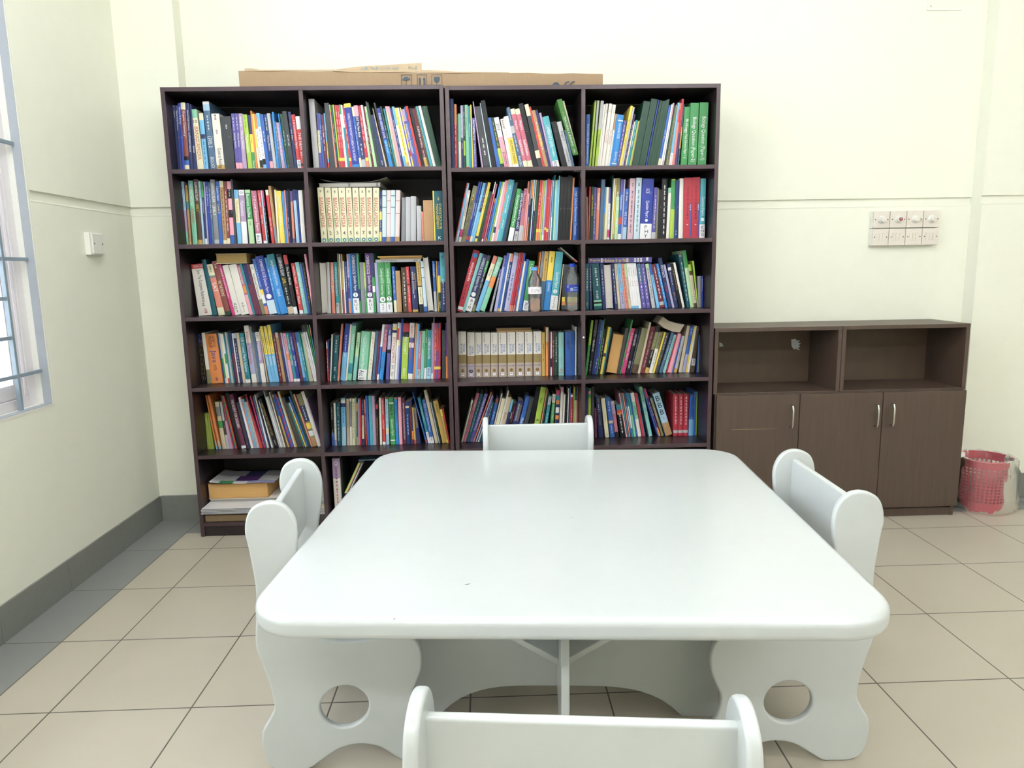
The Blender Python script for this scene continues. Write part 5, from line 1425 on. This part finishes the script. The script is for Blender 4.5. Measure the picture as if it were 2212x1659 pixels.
        if s_[0] == '#':
            n_ = int(s_[1:]); seg = (fb-fa)/n_; hh = hw_*0.42
            for k in range(n_):
                f0 = fa+k*seg; f1 = f0+seg*(0.62+0.25*rb_.random()); cnt = max(2, int((f1-f0)*hgt/0.0024))
                for c_ in range(cnt):
                    g0_ = f0+(f1-f0)*c_/cnt; g1_ = g0_+(f1-f0)/cnt*(0.4+0.4*rb_.random()); hx = hh*(0.45+0.75*rb_.random())/2
                    tgt.face([C(uc-hx, g1_, yf), C(uc+hx, g1_, yf), C(uc+hx, g0_, yf), C(uc-hx, g0_, yf)], cc)
            continue
        A0 = Vector(C(uc, fa, yf)); A1 = Vector(C(uc, fb, yf)); Ln = (A1-A0).length; D = (A1-A0).normalized(); Rr = Vector((-D.z, 0, D.x)); Rr = Rr if Rr.x > 0 else -Rr
        if s_[0] == '^':
            t = text2d(s_[1:]); hh = Ln; ww = min(w*0.8, hh*t[2]/t[3]*1.15); org = A1-Rr*ww/2; put_text(tgt, s_[1:], org, Rr*ww, -D*hh, cc); continue
        if s_[0] == '!':
            chs = [c for c in s_[1:] if c != ' ']; st = Ln/len(chs)
            for k, c_ in enumerate(chs):
                g_ = text2d(c_); ww = min(w*0.5, st*0.8, st*0.76*g_[2]/g_[3]*1.2); jx = (rb_.random()-0.5)*w*0.12
                put_text(stick if stick is not None else tgt, c_, A0+D*(st*(k+0.88))-Rr*(ww/2-jx), Rr*ww+D*ww*0.12*(rb_.random()-.5), -D*st*0.76, cc)
            continue
        t = text2d(s_)
        if not t: continue
        hh = w*hw_; natural = hh*t[2]/t[3]
        if natural < Ln*0.8: Ln2 = natural*1.12
        else: Ln2 = Ln
        Ln2 = min(Ln2, Ln); hh = min(hh, Ln2*t[3]/t[2]*1.9)
        put_text(stick if (hand and stick is not None) else tgt, s_, A0-Rr*hh/2, D*Ln2, Rr*hh, cc)
    return w
# the 300 spines that show largest are things of their own; the slimmest rest is one object
fold = [b for b in books if b['kind'] == 'F']; bks = sorted([b for b in books if b['kind'] != 'F'], key=lambda b: -b['area'])
NB = 292
own = bks[:NB]+fold; rest = bks[NB:]
def cname(c): return NAME.get(c, c)
ORD = ['leftmost', 'second', 'third', 'fourth', 'fifth', 'sixth', 'seventh', 'eighth', 'ninth', 'tenth']
NUM = 'one two three four five six seven eight nine ten'.split()
GOOD = {'Biology': 'Biology', 'Physics': 'Physics', 'PHYSICS': 'Physics', 'Mathematics': 'Mathematics', 'MATHEMATICS': 'Mathematics', 'Making History': 'Making History', 'Business Studies': 'Business Studies', 'Secondary English': 'Secondary English', 'Additional Mathematics': 'Additional Mathematics', 'English': 'English', 'ENVIRONMENTAL MANAGEMENT': 'Environmental Management', 'Environmental Management': 'Environmental Management', 'ISLAMIC STUDIES': 'Islamic Studies', 'QUOTATIONS': 'Quotations', 'ECONOMICS': 'Economics', 'DEVELOPMENT ECONOMICS': 'Development Economics', 'STARTING ECONOMICS': 'Starting Economics', 'CHEMISTRY': 'Chemistry', 'Pure Biology': 'Pure Biology', 'Integrated Science': 'Integrated Science', 'English Grammar in Use': 'English grammar', 'FURTHER PHYSICS': 'Further Physics', 'GEOGRAPHY': 'Geography', 'GEOGRAPHY 1': 'Geography', 'BUSINESS ACCOUNTING': 'Business Accounting', 'YEARBOOK': 'Yearbook', 'encyclopedia': 'encyclopedia', 'Science': 'Science', 'TAFSIR': 'Tafsir', 'SAT': 'SAT', 'MANAGEMENT': 'Statistics for Management'}
def lab(b, level):
    w = ((b['R'][0]-b['L'][0])+(b['R'][1]-b['L'][1]))/2
    loc = ', %s, %s' % (ROWN[b['row']], BAY[b['col']]); h = b['hint']
    if h[:1] == 'A' and h[1:].isdigit(): return '%s cream encyclopedia volume from the left in the green-footed set, spine numbered %s' % (ORD[int(h[1:])-1].replace('leftmost', 'first'), NUM[int(h[1:])-1])
    if h[:1] == 'B' and h[1:].isdigit(): return '%s ivory and brown volume from the left in the ten-volume set, numbered %s' % (ORD[int(h[1:])-1].replace('leftmost', 'first'), NUM[int(h[1:])-1])
    thick = 'slim ' if w < 0.0085 else ('thick ' if w > 0.026 else '')
    c2 = None
    for s_ in b['bands'].split(','):
        q = s_.split()
        if len(q) == 3 and float(q[2])-float(q[1]) >= 0.18 and q[0] != b['c']: c2 = q[0]
    cn = cname(b['c'])+(' and '+cname(c2) if c2 else ''); kd = 'folder' if b['kind'] == 'F' else 'book'
    tt = None
    for tk in b['txt'].split(';'):
        s_ = tk.split('~')[0]
        if s_ in GOOD and not tt: tt = GOOD[s_]
        elif s_.startswith('CAMBRIDGE A'): tt = tt or 'A Level'
        elif 'Question' in s_ and b['kind'] != 'F': tt = tt or 'Question Papers'
    if h and not h.startswith('with') and len(h) > 20:
        if h.startswith(('right of', 'left of', 'between', 'showing', 'standing', 'partly')): return '%s %s %s' % (cn, kd, h)+loc
        return (h if any(k in h for k in ('book', 'volume', 'folder', 'spine')) and not h.endswith('mark') else '%s, a %s %s' % (h, cname(b['c']), kd))+loc
    nb = ''
    if level >= 1:
        if b['lc'] and b['rc']: nb = ' between %s and %s' % (cname(b['lc']), cname(b['rc']))
        elif b['rc']: nb = ' at the left end'
        else: nb = ' at the right end'
    nm = thick+cn+' '+kd
    if h and level < 2: nm += ' '+h
    elif tt and level < 2: nm += ' titled '+tt
    return nm+nb+loc
labels = {}
for b in own: b['lab'] = lab(b, 0 if any(True for s_ in [b['hint']] if s_) else 1)
def dupes():
    d = {}
    for b in own: d.setdefault(b['lab'], []).append(b)
    return [v for v in d.values() if len(v) > 1]
for v in dupes():
    for b in v: b['lab'] = lab(b, 1)
for v in dupes():
    v.sort(key=lambda b: b['i'])
    for k, b in enumerate(v):
        w_ = {0: 'left', len(v)-1: 'right'}.get(k, 'middle') if len(v) <= 3 else ORD[k]
        b['lab'] = ('the %s of %s alike, ' % (w_ if len(v) > 2 else ('left' if k == 0 else 'right'), NUM[len(v)-1]))+b['lab']
def trim(s_):
    for old, new in (('the left of two alike, ', 'left twin, '), ('the right of two alike, ', 'right twin, '), ('thick ', ''), ('a handwritten', 'handwritten'), ('book titled ', 'book '), (' column', '')):
        if len(s_.split()) > 16: s_ = s_.replace(old, new)
    return s_
for b in own:
    z0 = b['z0']; org = ((b['L'][0]+b['R'][0])/2, b['y'], z0)
    cv, pg, pr, st = MB(), MB(), MB(), MB()
    sticker = any(t.startswith('!') or (len(t.split('~')) > 3 and t.split('~')[1] == 'k' and float(t.split('~')[2]) > 0.75) for t in b['txt'].split(';') if t)
    if sticker and b['bands']: pass
    w = book_geo(b, cv, pg, pr, st)
    nm = 'folder' if b['kind'] == 'F' else 'book'
    o_ = cv.build(nm, M['cover'], origin=org)
    tag(o_, trim(b['lab']), nm, 'books and folders on the %s, %s' % (ROWN[b['row']], BAY[b['col']]))
    for mb_, n_, m_ in ((pg, 'page_block', pages_col(b) if b['kind'] != 'P' else (M['pagey'] if b['c'] == 'tan' else M['pagew'])), (pr, 'spine_title', M['print']), (st, 'handwritten_mark', M['print'])):
        if mb_.f: shift(mb_, (-org[0], -org[1], -org[2])).build(n_, m_, o_)
cv, pg, pr = MB(), MB(), MB()
for b in rest: book_geo(b, cv, pg, pr, None)
off = len(cv.v)
cv.v += pg.v+pr.v; cv.f += [tuple(k+off for k in f) for f in pg.f]+[tuple(k+off+len(pg.v) for k in f) for f in pr.f]; cv.c += [lin('c9c0ac')]*len(pg.f)+pr.c; cv.m += [0]*(len(pg.f)+len(pr.f))
o_ = cv.build('slim_books', M['cover'], origin=(1.1, -0.13, SHL[3]))
tag(o_, 'many very slim magazines and booklets packed between the larger books on the shelves', 'books', None, 'stuff')
# ------------------------------------------------------------------ things lying flat or leaning on the shelves
def cmat(n, rough=0.45): 
    k = 'paint_'+n
    if k not in M: M[k] = mat(k, HEX.get(n, n), rough, 0.05, 60)
    return M[k]
def slab(name, label, cat, x0, x1, y0, y1, z0, h, cov, page, titles=(), group=None, rot=0.0, hard=True, spine=True, tilt=0.0):
    """a book lying flat: spine or page edges facing the room"""
    cx, cy = (x0+x1)/2, (y0+y1)/2; t = thing(name, label, cat, (cx, cy, z0), rot, group); t.rotation_euler[1] = tilt
    hx, hy = (x1-x0)/2, (y1-y0)/2; tb = min(0.0018, h*0.15)
    a = MB(); c = colour(cov) if isinstance(cov, str) else cov
    a.box(-hx, hx, -hy, hy, 0, tb, c); a.box(-hx, hx, -hy, hy, h-tb, h, c)
    if spine: a.box(-hx, hx, -hy, -hy+tb, tb, h-tb, c)
    else: a.box(-hx, hx, hy-tb, hy, tb, h-tb, c)
    a.build('cover', M['cover'], t)
    a = MB(); n = max(1, int(h/0.004)); ins = 0.003 if not spine else tb
    a.box(-hx+0.003, hx-0.003, -hy+ins+0.0002, hy-0.003, tb, h-tb); a.build('page_block', page, t)
    if titles:
        a = MB()
        for s_, cc, u0, u1, v0, v1 in titles:
            y = -hy-0.0004
            if s_[0] == '#':
                k = int(s_[1:])
                for q in range(k):
                    f0 = u0+(u1-u0)*q/k; f1 = f0+(u1-u0)/k*0.7; a.box(-hx+2*hx*f0, -hx+2*hx*f1, y, y+0.0003, h*v0, h*v1, colour(cc))
            else: put_text(a, s_, (-hx+2*hx*u0, y, h*v0), (2*hx*(u1-u0), 0, 0), (0, 0, h*(v1-v0)), colour(cc))
        a.build('spine_title', M['print'], t)
    return t
def topz(row, col, xa, xb, Y=None):
    return max(max(b['zt'], b['z0']) for b in cells[(row, col)] if max(b['R'][1], b['L'][1]) > xa and min(b['L'][1], b['R'][1]) < xb)
def span(px0, px1, py, Y): return aty(px0, py, Y).x, aty(px1, py, Y).x
# magazine and note pad on the encyclopedia set (second shelf, second column)
x0, x1 = span(688.5, 822.5, 400, -0.16); z = topz(2, 2, x0+0.01, x0+0.2)+0.0006
slab('paperback', 'white coverless paperback lying flat on the encyclopedia set', 'book', x0, x1, -0.165, 0.03, z, 0.0175, 'lightgrey', M['pagew'], [('#1', 'grey', .48, .51, .0, 1.0), ('#1', 'grey', .93, .97, 0, 1)], spine=False)
a = MB(); n = 16; zz = z+0.0182; xa, xb = x0+0.01, x1+0.028
cur = lambda u: 0.022*(abs(2*u-1)**2.6)*(0.75 if u < 0.5 else 1.0)+0.0008
for i in range(n):
    u0, u1 = i/n, (i+1)/n
    a.hexa([(xa+(xb-xa)*u0, -0.155, zz+cur(u0)), (xa+(xb-xa)*u1, -0.155, zz+cur(u1)), (xa+(xb-xa)*u1, 0.03, zz+cur(u1)), (xa+(xb-xa)*u0, 0.03, zz+cur(u0))], [(xa+(xb-xa)*u0, -0.155, zz+cur(u0)+0.0015), (xa+(xb-xa)*u1, -0.155, zz+cur(u1)+0.0015), (xa+(xb-xa)*u1, 0.03, zz+cur(u1)+0.0015), (xa+(xb-xa)*u0, 0.03, zz+cur(u0)+0.0015)], lin('a9a89c'))
tag(a.build('magazine', M['cover'], origin=((xa+xb)/2, -0.06, zz), fix=True), 'curled grey magazine lying on top of the coverless paperback', 'magazine')
# third shelf, first column: a fat yellowed paperback on top
x0, x1 = span(466, 528, 560, -0.15); z = topz(3, 1, x0+0.01, x1-0.01)+0.0006
slab('paperback', 'thick yellowed paperback lying page edges outward, third shelf, leftmost column', 'book', x0, x1+0.012, -0.15, -0.02, z, 0.045, 'cream', mat('old_page_edges', 'b99c62', 0.9, 0.1, 8, stretch=(1, 1, 60)), spine=False)
# third shelf, second column: three thin books on top
x0, x1 = span(811, 909, 562, -0.14); z = topz(3, 2, x0+0.02, x0+0.12)+0.0006
slab('booklet', 'grey booklet with dark lettering lying lowest on the green folders, third shelf', 'book', x0, x1, -0.14, 0.02, z, 0.012, 'lightgrey', M['pagew'], [('#8', 'darkgrey', .12, .48, .35, .6), ('#2', 'darkgrey', .85, .93, .35, .7)])
slab('booklet', 'olive booklet in the middle of the flat pile, third shelf', 'book', x0+0.018, x1+0.006, -0.135, 0.02, z+0.0125, 0.007, 'olive', M['pagey'], spine=False)
slab('booklet', 'yellow-edged booklet on top of the flat pile, third shelf', 'book', x0+0.008, x1+0.008, -0.138, 0.02, z+0.020, 0.008, 'gold', M['pagey'], spine=False)
# third shelf, third column: thin book leaning across the corner
p0 = aty(1211, 535, -0.15); p1 = aty(1247, 566, -0.15); d = (p1-p0); L_ = d.length; ang = math.atan2(-d.z, d.x)
t = thing('booklet', 'thin booklet slanting across the top right corner, third shelf', 'book', (p0.x, -0.15, p0.z), 0); t.rotation_euler = (0, ang, 0)
a = MB(); a.box(0, L_, 0, 0.15, -0.002, 0.0005, colour('cream')); a.box(0, L_, 0, 0.15, 0.0012, 0.0028, colour('lavender')); a.box(L_-0.02, L_, -0.0004, 0.15, -0.0024, 0.0032, colour('salmon')); a.build('cover', M['cover'], t)
a = MB(); a.box(0.001, L_-0.001, 0.001, 0.149, 0.0005, 0.0012); a.build('page_block', M['pagew'], t)
# third shelf, rightmost column: purple book lying on the row
x0, x1 = span(1271, 1408, 562, -0.145); z = topz(3, 4, x0+0.01, x1-0.02)+0.0006; hz = aty(1330, 556, -0.145).z-aty(1330, 567, -0.145).z
slab('annual', 'purple book with yellow lettering lying across the row, third shelf, rightmost column', 'book', x0, x1, -0.145, 0.03, z, hz, 'violet', M['pagew'],
     [('Ripleys', 'yellow', .03, .25, .22, .82), ('#1', 'white', .2, .23, .1, .95), ('Believe It or Not!', 'yellow', .26, .64, .15, .85), ('#1', 'white', .6, .63, .1, .9), ('#3', 'white', .72, .86, .55, .85), ('#3', 'white', .72, .86, .15, .45), ('#1', 'white', .91, .96, .3, .95)])
# top shelf, third column: green book leaning back on its neighbours
p = [aty(950+x/6.703, 170+y/6.703, -0.19) for x, y in ((1930, 1110), (2002, 1098), (1765, 290), (1695, 305))]
a = MB(); g = colour('3f7f2c'); back = lambda v: (v.x, -0.02, v.z)
a.hexa([tuple(p[0]), tuple(p[1]), back(p[1]), back(p[0])], [tuple(p[3]), tuple(p[2]), back(p[2]), back(p[3])], g)
gb = a.build('hardback', M['cover'], origin=tuple(p[0])); tag(gb, 'green hardback about teaching and learning, slanting above a white one, top shelf', 'book')
a = MB(); U = (p[0]-p[3]); V = (p[2]-p[3]); 
def on(s_, f0, f1, v0, v1, c): put_text(a, s_, p[3]+U*f0+V*v0+Vector((0, -0.0004, 0)), U*(f1-f0), V*(v1-v0), colour(c))
on('TEACHING', .3, .57, .3, .72, 'w'); on('&', .585, .61, .34, .68, 'w'); on('LEARNING', .625, .84, .3, .72, 'w'); on('REID', .9, .96, .4, .66, 'w'); on('#'.replace('#', '-'), .22, .29, .45, .5, 'yellow')
a.v = [(x-p[0].x, y-p[0].y, z-p[0].z) for x, y, z in a.v]; a.build('spine_title', M['print'], gb)
q = [aty(950+x/6.703, 170+y/6.703, -0.18) for x, y in ((1998, 1098), (2006, 1096), (1800, 322), (1775, 322))]
a = MB(); a.hexa([tuple(q[0]), tuple(q[1]), back(q[1]), back(q[0])], [tuple(q[3]), tuple(q[2]), back(q[2]), back(q[3])], colour('cream')); shift(a, (-p[0].x, -p[0].y, -p[0].z)).build('page_block', M['cover'], gb)
# fourth shelf, third column: two old paperbacks on the set
x0, x1 = span(1071, 1148, 707, -0.10); z = topz(4, 3, x0+0.01, x1)+0.0006
slab('paperback', 'tan paperback lying lower on the ten-volume set, fourth shelf', 'book', x0+0.003, x1+0.003, -0.105, 0.03, z, 0.0065, 'tan', M['pagey'], spine=False)
slab('paperback', 'brown paperback lying uppermost on the ten-volume set, fourth shelf', 'book', x0, x1, -0.105, 0.03, z+0.007, 0.012, 'brown', mat('brown_page_edges', '8f7350', 0.9, 0.1, 8, stretch=(1, 1, 60)), spine=False)
# fourth shelf, rightmost column: a sagging paperback lying across the heads
c0 = [aty(1240+x/6.9125, 670+y/6.9125, -0.12) for x, y in ((1325, 100), (1420, 165), (1540, 200), (1650, 215))]
c1 = [aty(1240+x/6.9125, 670+y/6.9125, -0.12) for x, y in ((1255, 190), (1350, 270), (1470, 318), (1582, 332))]
zmin = topz(4, 4, c1[0].x, c1[3].x); lift = 0.0
a = MB(); pgs = MB()
for i in range(3):
    lo_a, lo_b, hi_a, hi_b = c1[i], c1[i+1], c0[i], c0[i+1]; bk_ = lambda v, y=0.0: (v.x, y, v.z)
    pgs.hexa([tuple(lo_a), tuple(lo_b), bk_(lo_b), bk_(lo_a)], [tuple(hi_a), tuple(hi_b), bk_(hi_b), bk_(hi_a)], colour('c8b9a0'))
    t_ = Vector((0, 0, 0.0015))
    a.hexa([tuple(hi_a+t_*0.3), tuple(hi_b+t_*0.3), bk_(hi_b+t_*0.3), bk_(hi_a+t_*0.3)], [tuple(hi_a+t_*2), tuple(hi_b+t_*2), bk_(hi_b+t_*2), bk_(hi_a+t_*2)], colour('darkgrey'))
o_ = pgs.build('paperback', M['cover'], origin=tuple(c1[0]), fix=True); tag(o_, 'sagging page-edge-out paperback lying tilted on the heads, fourth shelf, rightmost column', 'book')
shift(a, (-c1[0].x, -c1[0].y, -c1[0].z)).build('cover', M['cover'], o_, fix=True)
# ---- bottom shelf, first column
z6 = SHL[6]+0.0006; Y6 = -0.17
def lay(name, label, px0, px1, py, h, z, cov, page, y0=Y6, spine=False, titles=(), rot=0.0, depth=0.19):
    x0, x1 = span(px0, px1, py, y0); x0 = max(x0, -0.086); slab(name, label, 'book' if 'magazine' not in name else 'magazine', x0, x1, y0, min(0.045, y0+depth), z, h, cov, page, titles, spine=spine, rot=rot); return z+h+0.0005
z = z6
z = lay('hardback', 'brown hardback at the very bottom of the bottom shelf pile', 441, 640, 1118, 0.029, z, 'a08660', mat('tan_boards', 'a9854f', 0.7, 0.08, 30), y0=-0.235, spine=True)
z = lay('hardback', 'dark olive brown book second from the bottom of the pile', 447, 640, 1104, 0.020, z, '5e4c2e', mat('olive_brown_boards', '7a6238', 0.8, 0.08, 30), y0=-0.215, spine=True)  # boards a darker olive brown than the book below
for k, (c_, off_) in enumerate((('lightgrey', 0), ('darkgrey', 0.0), ('white', 0.006), ('lightgrey', 0.004))):
    px0 = 431+off_*500; lb = ['lowest', 'second lowest', 'second highest', 'topmost'][k]
    x0, x1 = span(431.5+(k % 2)*3, 600, 1098, -0.275); x0 = max(x0, -0.0865)
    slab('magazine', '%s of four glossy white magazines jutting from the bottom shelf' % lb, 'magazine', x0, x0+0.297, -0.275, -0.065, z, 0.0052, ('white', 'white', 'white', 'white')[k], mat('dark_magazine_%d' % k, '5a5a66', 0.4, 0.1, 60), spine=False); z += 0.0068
z = lay('booklet', 'white booklet under the thick yellowed book, bottom shelf', 453, 640, 1082, 0.016, z+0.0002, 'ivory', mat('grey_page_edges', '9f9c98', 0.9, 0.1, 8, stretch=(1, 1, 60)), y0=-0.185)
z = lay('hardback', 'very thick yellowed book lying page edges outward, bottom shelf', 449, 579, 1060, 0.072, z, 'tan', M['pagey'], y0=-0.18, depth=0.21)
x0, x1 = span(452, 592, 1036, -0.19); a = MB(); n = 14
for i in range(n):
    u0, u1 = i/n, (i+1)/n; h_ = lambda u: 0.004+0.012*max(0, 0.2-u)/0.2+0.003*math.sin(u*6)**2
    for j, (y0, y1, cc) in enumerate(((-0.195, -0.16, 'lavender' if i > 7 else 'white'), (-0.16, -0.08, 'purple' if 4 < i < 10 else 'white'), (-0.08, 0.01, 'lightgrey' if i < 6 or i > 9 else 'navy'))):
        a.hexa([(x0+(x1-x0)*u0, y0, z+h_(u0)), (x0+(x1-x0)*u1, y0, z+h_(u1)), (x0+(x1-x0)*u1, y1, z+h_(u1)), (x0+(x1-x0)*u0, y1, z+h_(u0))], [(x0+(x1-x0)*u0, y0, z+h_(u0)+0.002), (x0+(x1-x0)*u1, y0, z+h_(u1)+0.002), (x0+(x1-x0)*u1, y1, z+h_(u1)+0.002), (x0+(x1-x0)*u0, y1, z+h_(u0)+0.002)], colour(cc if not (j == 0 and 1 < i < 5) else 'green'))
tag(a.build('magazine', M['cover'], origin=((x0+x1)/2, -0.1, z), fix=True), 'curled purple and white magazine on the thick yellowed book', 'magazine')
# right part of the same shelf, seen past the chair
z = z6; xr = CX1-TH/2-0.002
for k, (nm, lb, h, wd, cov, pgm) in enumerate((
    ('booklet', 'grey booklet lowest in the small pile behind the chair, bottom shelf', 0.018, 0.13, 'lightgrey', M['pagew']),
    ('booklet', 'white booklet second in the small pile behind the chair', 0.012, 0.12, 'white', M['pagew']),
    ('booklet', 'cream booklet third in the small pile behind the chair', 0.022, 0.12, 'cream', M['page']),
    ('booklet', 'dark green patterned booklet in the small pile behind the chair', 0.010, 0.12, 'darkteal', M['pagew']),
    ('paperback', 'grey paperback near the top of the pile behind the chair', 0.075, 0.105, 'lightgrey', M['pagew']),
    ('booklet', 'black booklet on top of the small pile behind the chair', 0.03, 0.10, 'black', M['pagew']))):
    slab(nm, lb, 'book', xr-wd, xr-(0.012 if k > 3 else 0), -0.175, 0.02, z, h, cov, pgm, spine=False); z += h+0.0006
# bottom shelf, second column
zt_ = aty(724, 990, -0.19).z; x0, x1 = span(717.5, 733, 1000, -0.19)
def upright(label, xa, xb, xta, xtb, ztop, Yp, c, bands='', txt='', kind='B', name='book', zb=None):
    b = dict(row=6, col=2, i=0, c=c, bands=bands, txt=txt, hint='', kind=kind, L=[xa, xta], R=[xb, xtb], zt=ztop, z0=zb if zb else SHL[6]+0.0006, y=Yp)
    cv, pg, pr, st = MB(), MB(), MB(), MB(); org = ((xa+xb)/2, Yp, b['z0']); book_geo(b, cv, pg, pr, st)
    o_ = cv.build(name, M['cover'], origin=org); tag(o_, label, 'book' if name == 'book' else name)
    for mb_, n_, m_ in ((pg, 'page_block', M['pagew']), (pr, 'spine_title', M['print']), (st, 'handwritten_mark', M['print'])):
        if mb_.f: shift(mb_, (-org[0], -org[1], -org[2])).build(n_, m_, o_)
    return o_
upright('white book with red lettering, leftmost on bottom shelf, second column', x0, x1, x0, x1, zt_, -0.19, 'ivory', 'mauve 0 .35', '#5~plum~.15~.45;#9~crimson~.45~.98;O~w~.05~.12')
upright('black folder beside the white book with red lettering, bottom shelf', x1+0.001, x1+0.009, x1+0.001, x1+0.009, zt_-0.005, -0.175, 'black', '', '', 'F', 'folder')
px = [(738, 766, 'lime', 'lime green'), (741.5, 769, 'cream', 'cream'), (744, 771, 'orange', 'orange'), (748, 775, 'darkteal', 'dark teal'), (752, 778, 'ivory', 'ivory')]
prev = x1+0.010; pile = aty(738, 1066, -0.17).z; ph = (pile-SHL[6]-0.002)/2; px_ = x1+0.0105
slab('hardback', 'lower grey hardback lying under the leaning magazines, bottom shelf', 'book', px_, px_+0.2, -0.165, 0.02, SHL[6]+0.0006, ph, 'grey', M['pagew'])
slab('hardback', 'upper dark blue hardback lying under the leaning magazines, bottom shelf', 'book', px_, px_+0.2, -0.165, 0.02, SHL[6]+0.001+ph, ph, 'darkblue', M['pagew'])
pile += 0.0003
for k, (pb_, pt_, c, cn_) in enumerate(px):
    pt3 = aty(pt_-6, 999, -0.17); pb3 = aty(pb_-6, 1060, -0.17); sl = (pt3.x-pb3.x)/(pt3.z-pb3.z); z0 = pile
    xf = pb3.x-sl*(pb3.z-z0); wd = 0.0045; 
    if prev is not None: xf = max(xf, prev+0.0004)
    xt = xf+sl*(pt3.z-z0); upright('%s slim magazine leaning right, bottom shelf, second column' % cn_, xf, xf+wd, xt, xt+wd, pt3.z-0.001*k, -0.17, c, zb=z0); prev = xf+wd
# open-fronted blue box file behind the table corner
fx0, fx1 = aty(770, 995, -0.16).x, 1.06; fz0, fz1 = SHL[6]+0.0006, aty(790, 993, -0.16).z
t = thing('box_file', 'pale blue open box file on the bottom shelf, partly behind the table', 'box file', ((fx0+fx1)/2, -0.16, fz0))
def fpart(mb, n_, m_): return shift(mb, (-t.location.x, -t.location.y, -t.location.z)).build(n_, m_, t)
xs = prev+sl*(fz1-fz0)+0.004; xs = max(xs, fx0)
xs = max(xs, px_+0.205+0.0); fz0 = fz0; a = MB(); a.box(xs-0.13, fx1, -0.16, 0.03, fz1-0.004, fz1); a.box(fx1-0.003, fx1, -0.16, 0.03, fz0, fz1-0.004); a.box(xs, fx1, -0.16, 0.03, fz0, fz0+0.003); a.box(xs, xs+0.003, -0.16, 0.03, fz0+0.003, fz1-0.004); fpart(a, 'box', cmat('8fb4cc'))
a = MB(); a.box(xs+0.02, xs+0.06, -0.14, 0.02, fz0+0.0035, fz1-0.05, colour('royal')); fpart(a, 'papers', M['cover'])

# ------------------------------------------------------------------ two water bottles
def bottle(label, px, cappx, z0, Yp, hgt, cap, lab_c, ri=0.0):
    x = aty(px, 640, Yp).x; t = thing('water_bottle', label, 'bottle', (x, Yp, z0)); k = hgt/0.205
    prof = [(0.001, 0.004), (0.018, 0.003), (0.026, 0.0005), (0.0315, 0.006), (0.0325, 0.02), (0.0305, 0.032), (0.0325, 0.042), (0.0325, 0.056), (0.0305, 0.064), (0.0320, 0.072), (0.0320, 0.118), (0.0305, 0.124), (0.0325, 0.132), (0.032, 0.142), (0.027, 0.160), (0.0175, 0.178), (0.0135, 0.184), (0.0135, 0.189), (0.0155, 0.190), (0.0155, 0.192), (0.0125, 0.193), (0.0125, 0.204)]
    prof = [(r*k, z*k) for r, z in prof]
    a = MB(); a.lathe(prof, 36); a.build('body', M['pet'], t, smooth=True, fix=True)
    a = MB(); wl = 0.088*k; pw = [(max(0.0005, r-0.0009), z+0.0008) for r, z in prof if z < wl]+[(0.0305*k, wl), (0.0005, wl)]
    a.lathe(pw, 36); a.build('water', M['water'], t, smooth=True, fix=True)
    a = MB(); zc = 0.190*k; rc = 0.0148*k
    a.lathe([(0.0135*k, zc+0.003), (rc, zc+0.003), (rc, zc+0.016*k), (rc-0.002, zc+0.018*k), (0.0005, zc+0.018*k)], 36); a.build('cap', cmat(cap, 0.35), t, smooth=True)
    r_ = 0.0324*k; lz0, lz1 = 0.084*k, 0.116*k
    a = MB(); a.lathe([(r_, lz0), (r_, lz1)], 48, col=colour(lab_c))
    lb = a.build('label', M['print'], t, smooth=True)
    a = MB(); rr = r_+0.0003
    def onlab(s_, a0, a1, z0_, z1_, c):
        tx = text2d(s_); 
        if not tx: return
        vs_, fs, w, h = tx; i = len(a.v)
        for u, v in vs_:
            th = math.radians(a0+(a1-a0)*u/w)-math.pi/2; a.v.append((rr*math.cos(th), rr*math.sin(th), z0_+(z1_-z0_)*v/h))
        for f in fs: a.f.append(tuple(i+q for q in f)); a.c.append(colour(c)); a.m.append(0)
    if ri == 0:
        for q in range(3): onlab('~', -38+q*3, 6+q*3, lz0+0.006*k+q*0.006*k, lz0+0.012*k+q*0.006*k, 'crimson' if q < 2 else 'blue')
        onlab('|||||', 18, 34, lz0+0.008*k, lz0+0.02*k, 'darkgrey')
    else:
        onlab('||||||||', -20, 2, lz0+0.004*k, lz0+0.018*k, 'white'); onlab('IT', -48, -34, lz0+0.018*k, lz0+0.028*k, 'white'); onlab('=====', 8, 40, lz0+0.006*k, lz0+0.02*k, 'skyblue')
    a.build('label_print', M['print'], lb)
zs = SHR[3]+0.0006
bottle('clear water bottle with pale blue cap and white label, third shelf', 1155.5, 0, zs, -0.212, 0.198, '5fa8e6', 'white', 0)
bottle('clear water bottle with dark blue cap and blue label, third shelf', 1236, 0, zs, -0.205, 0.212, '1c3fae', '26399a', 1)
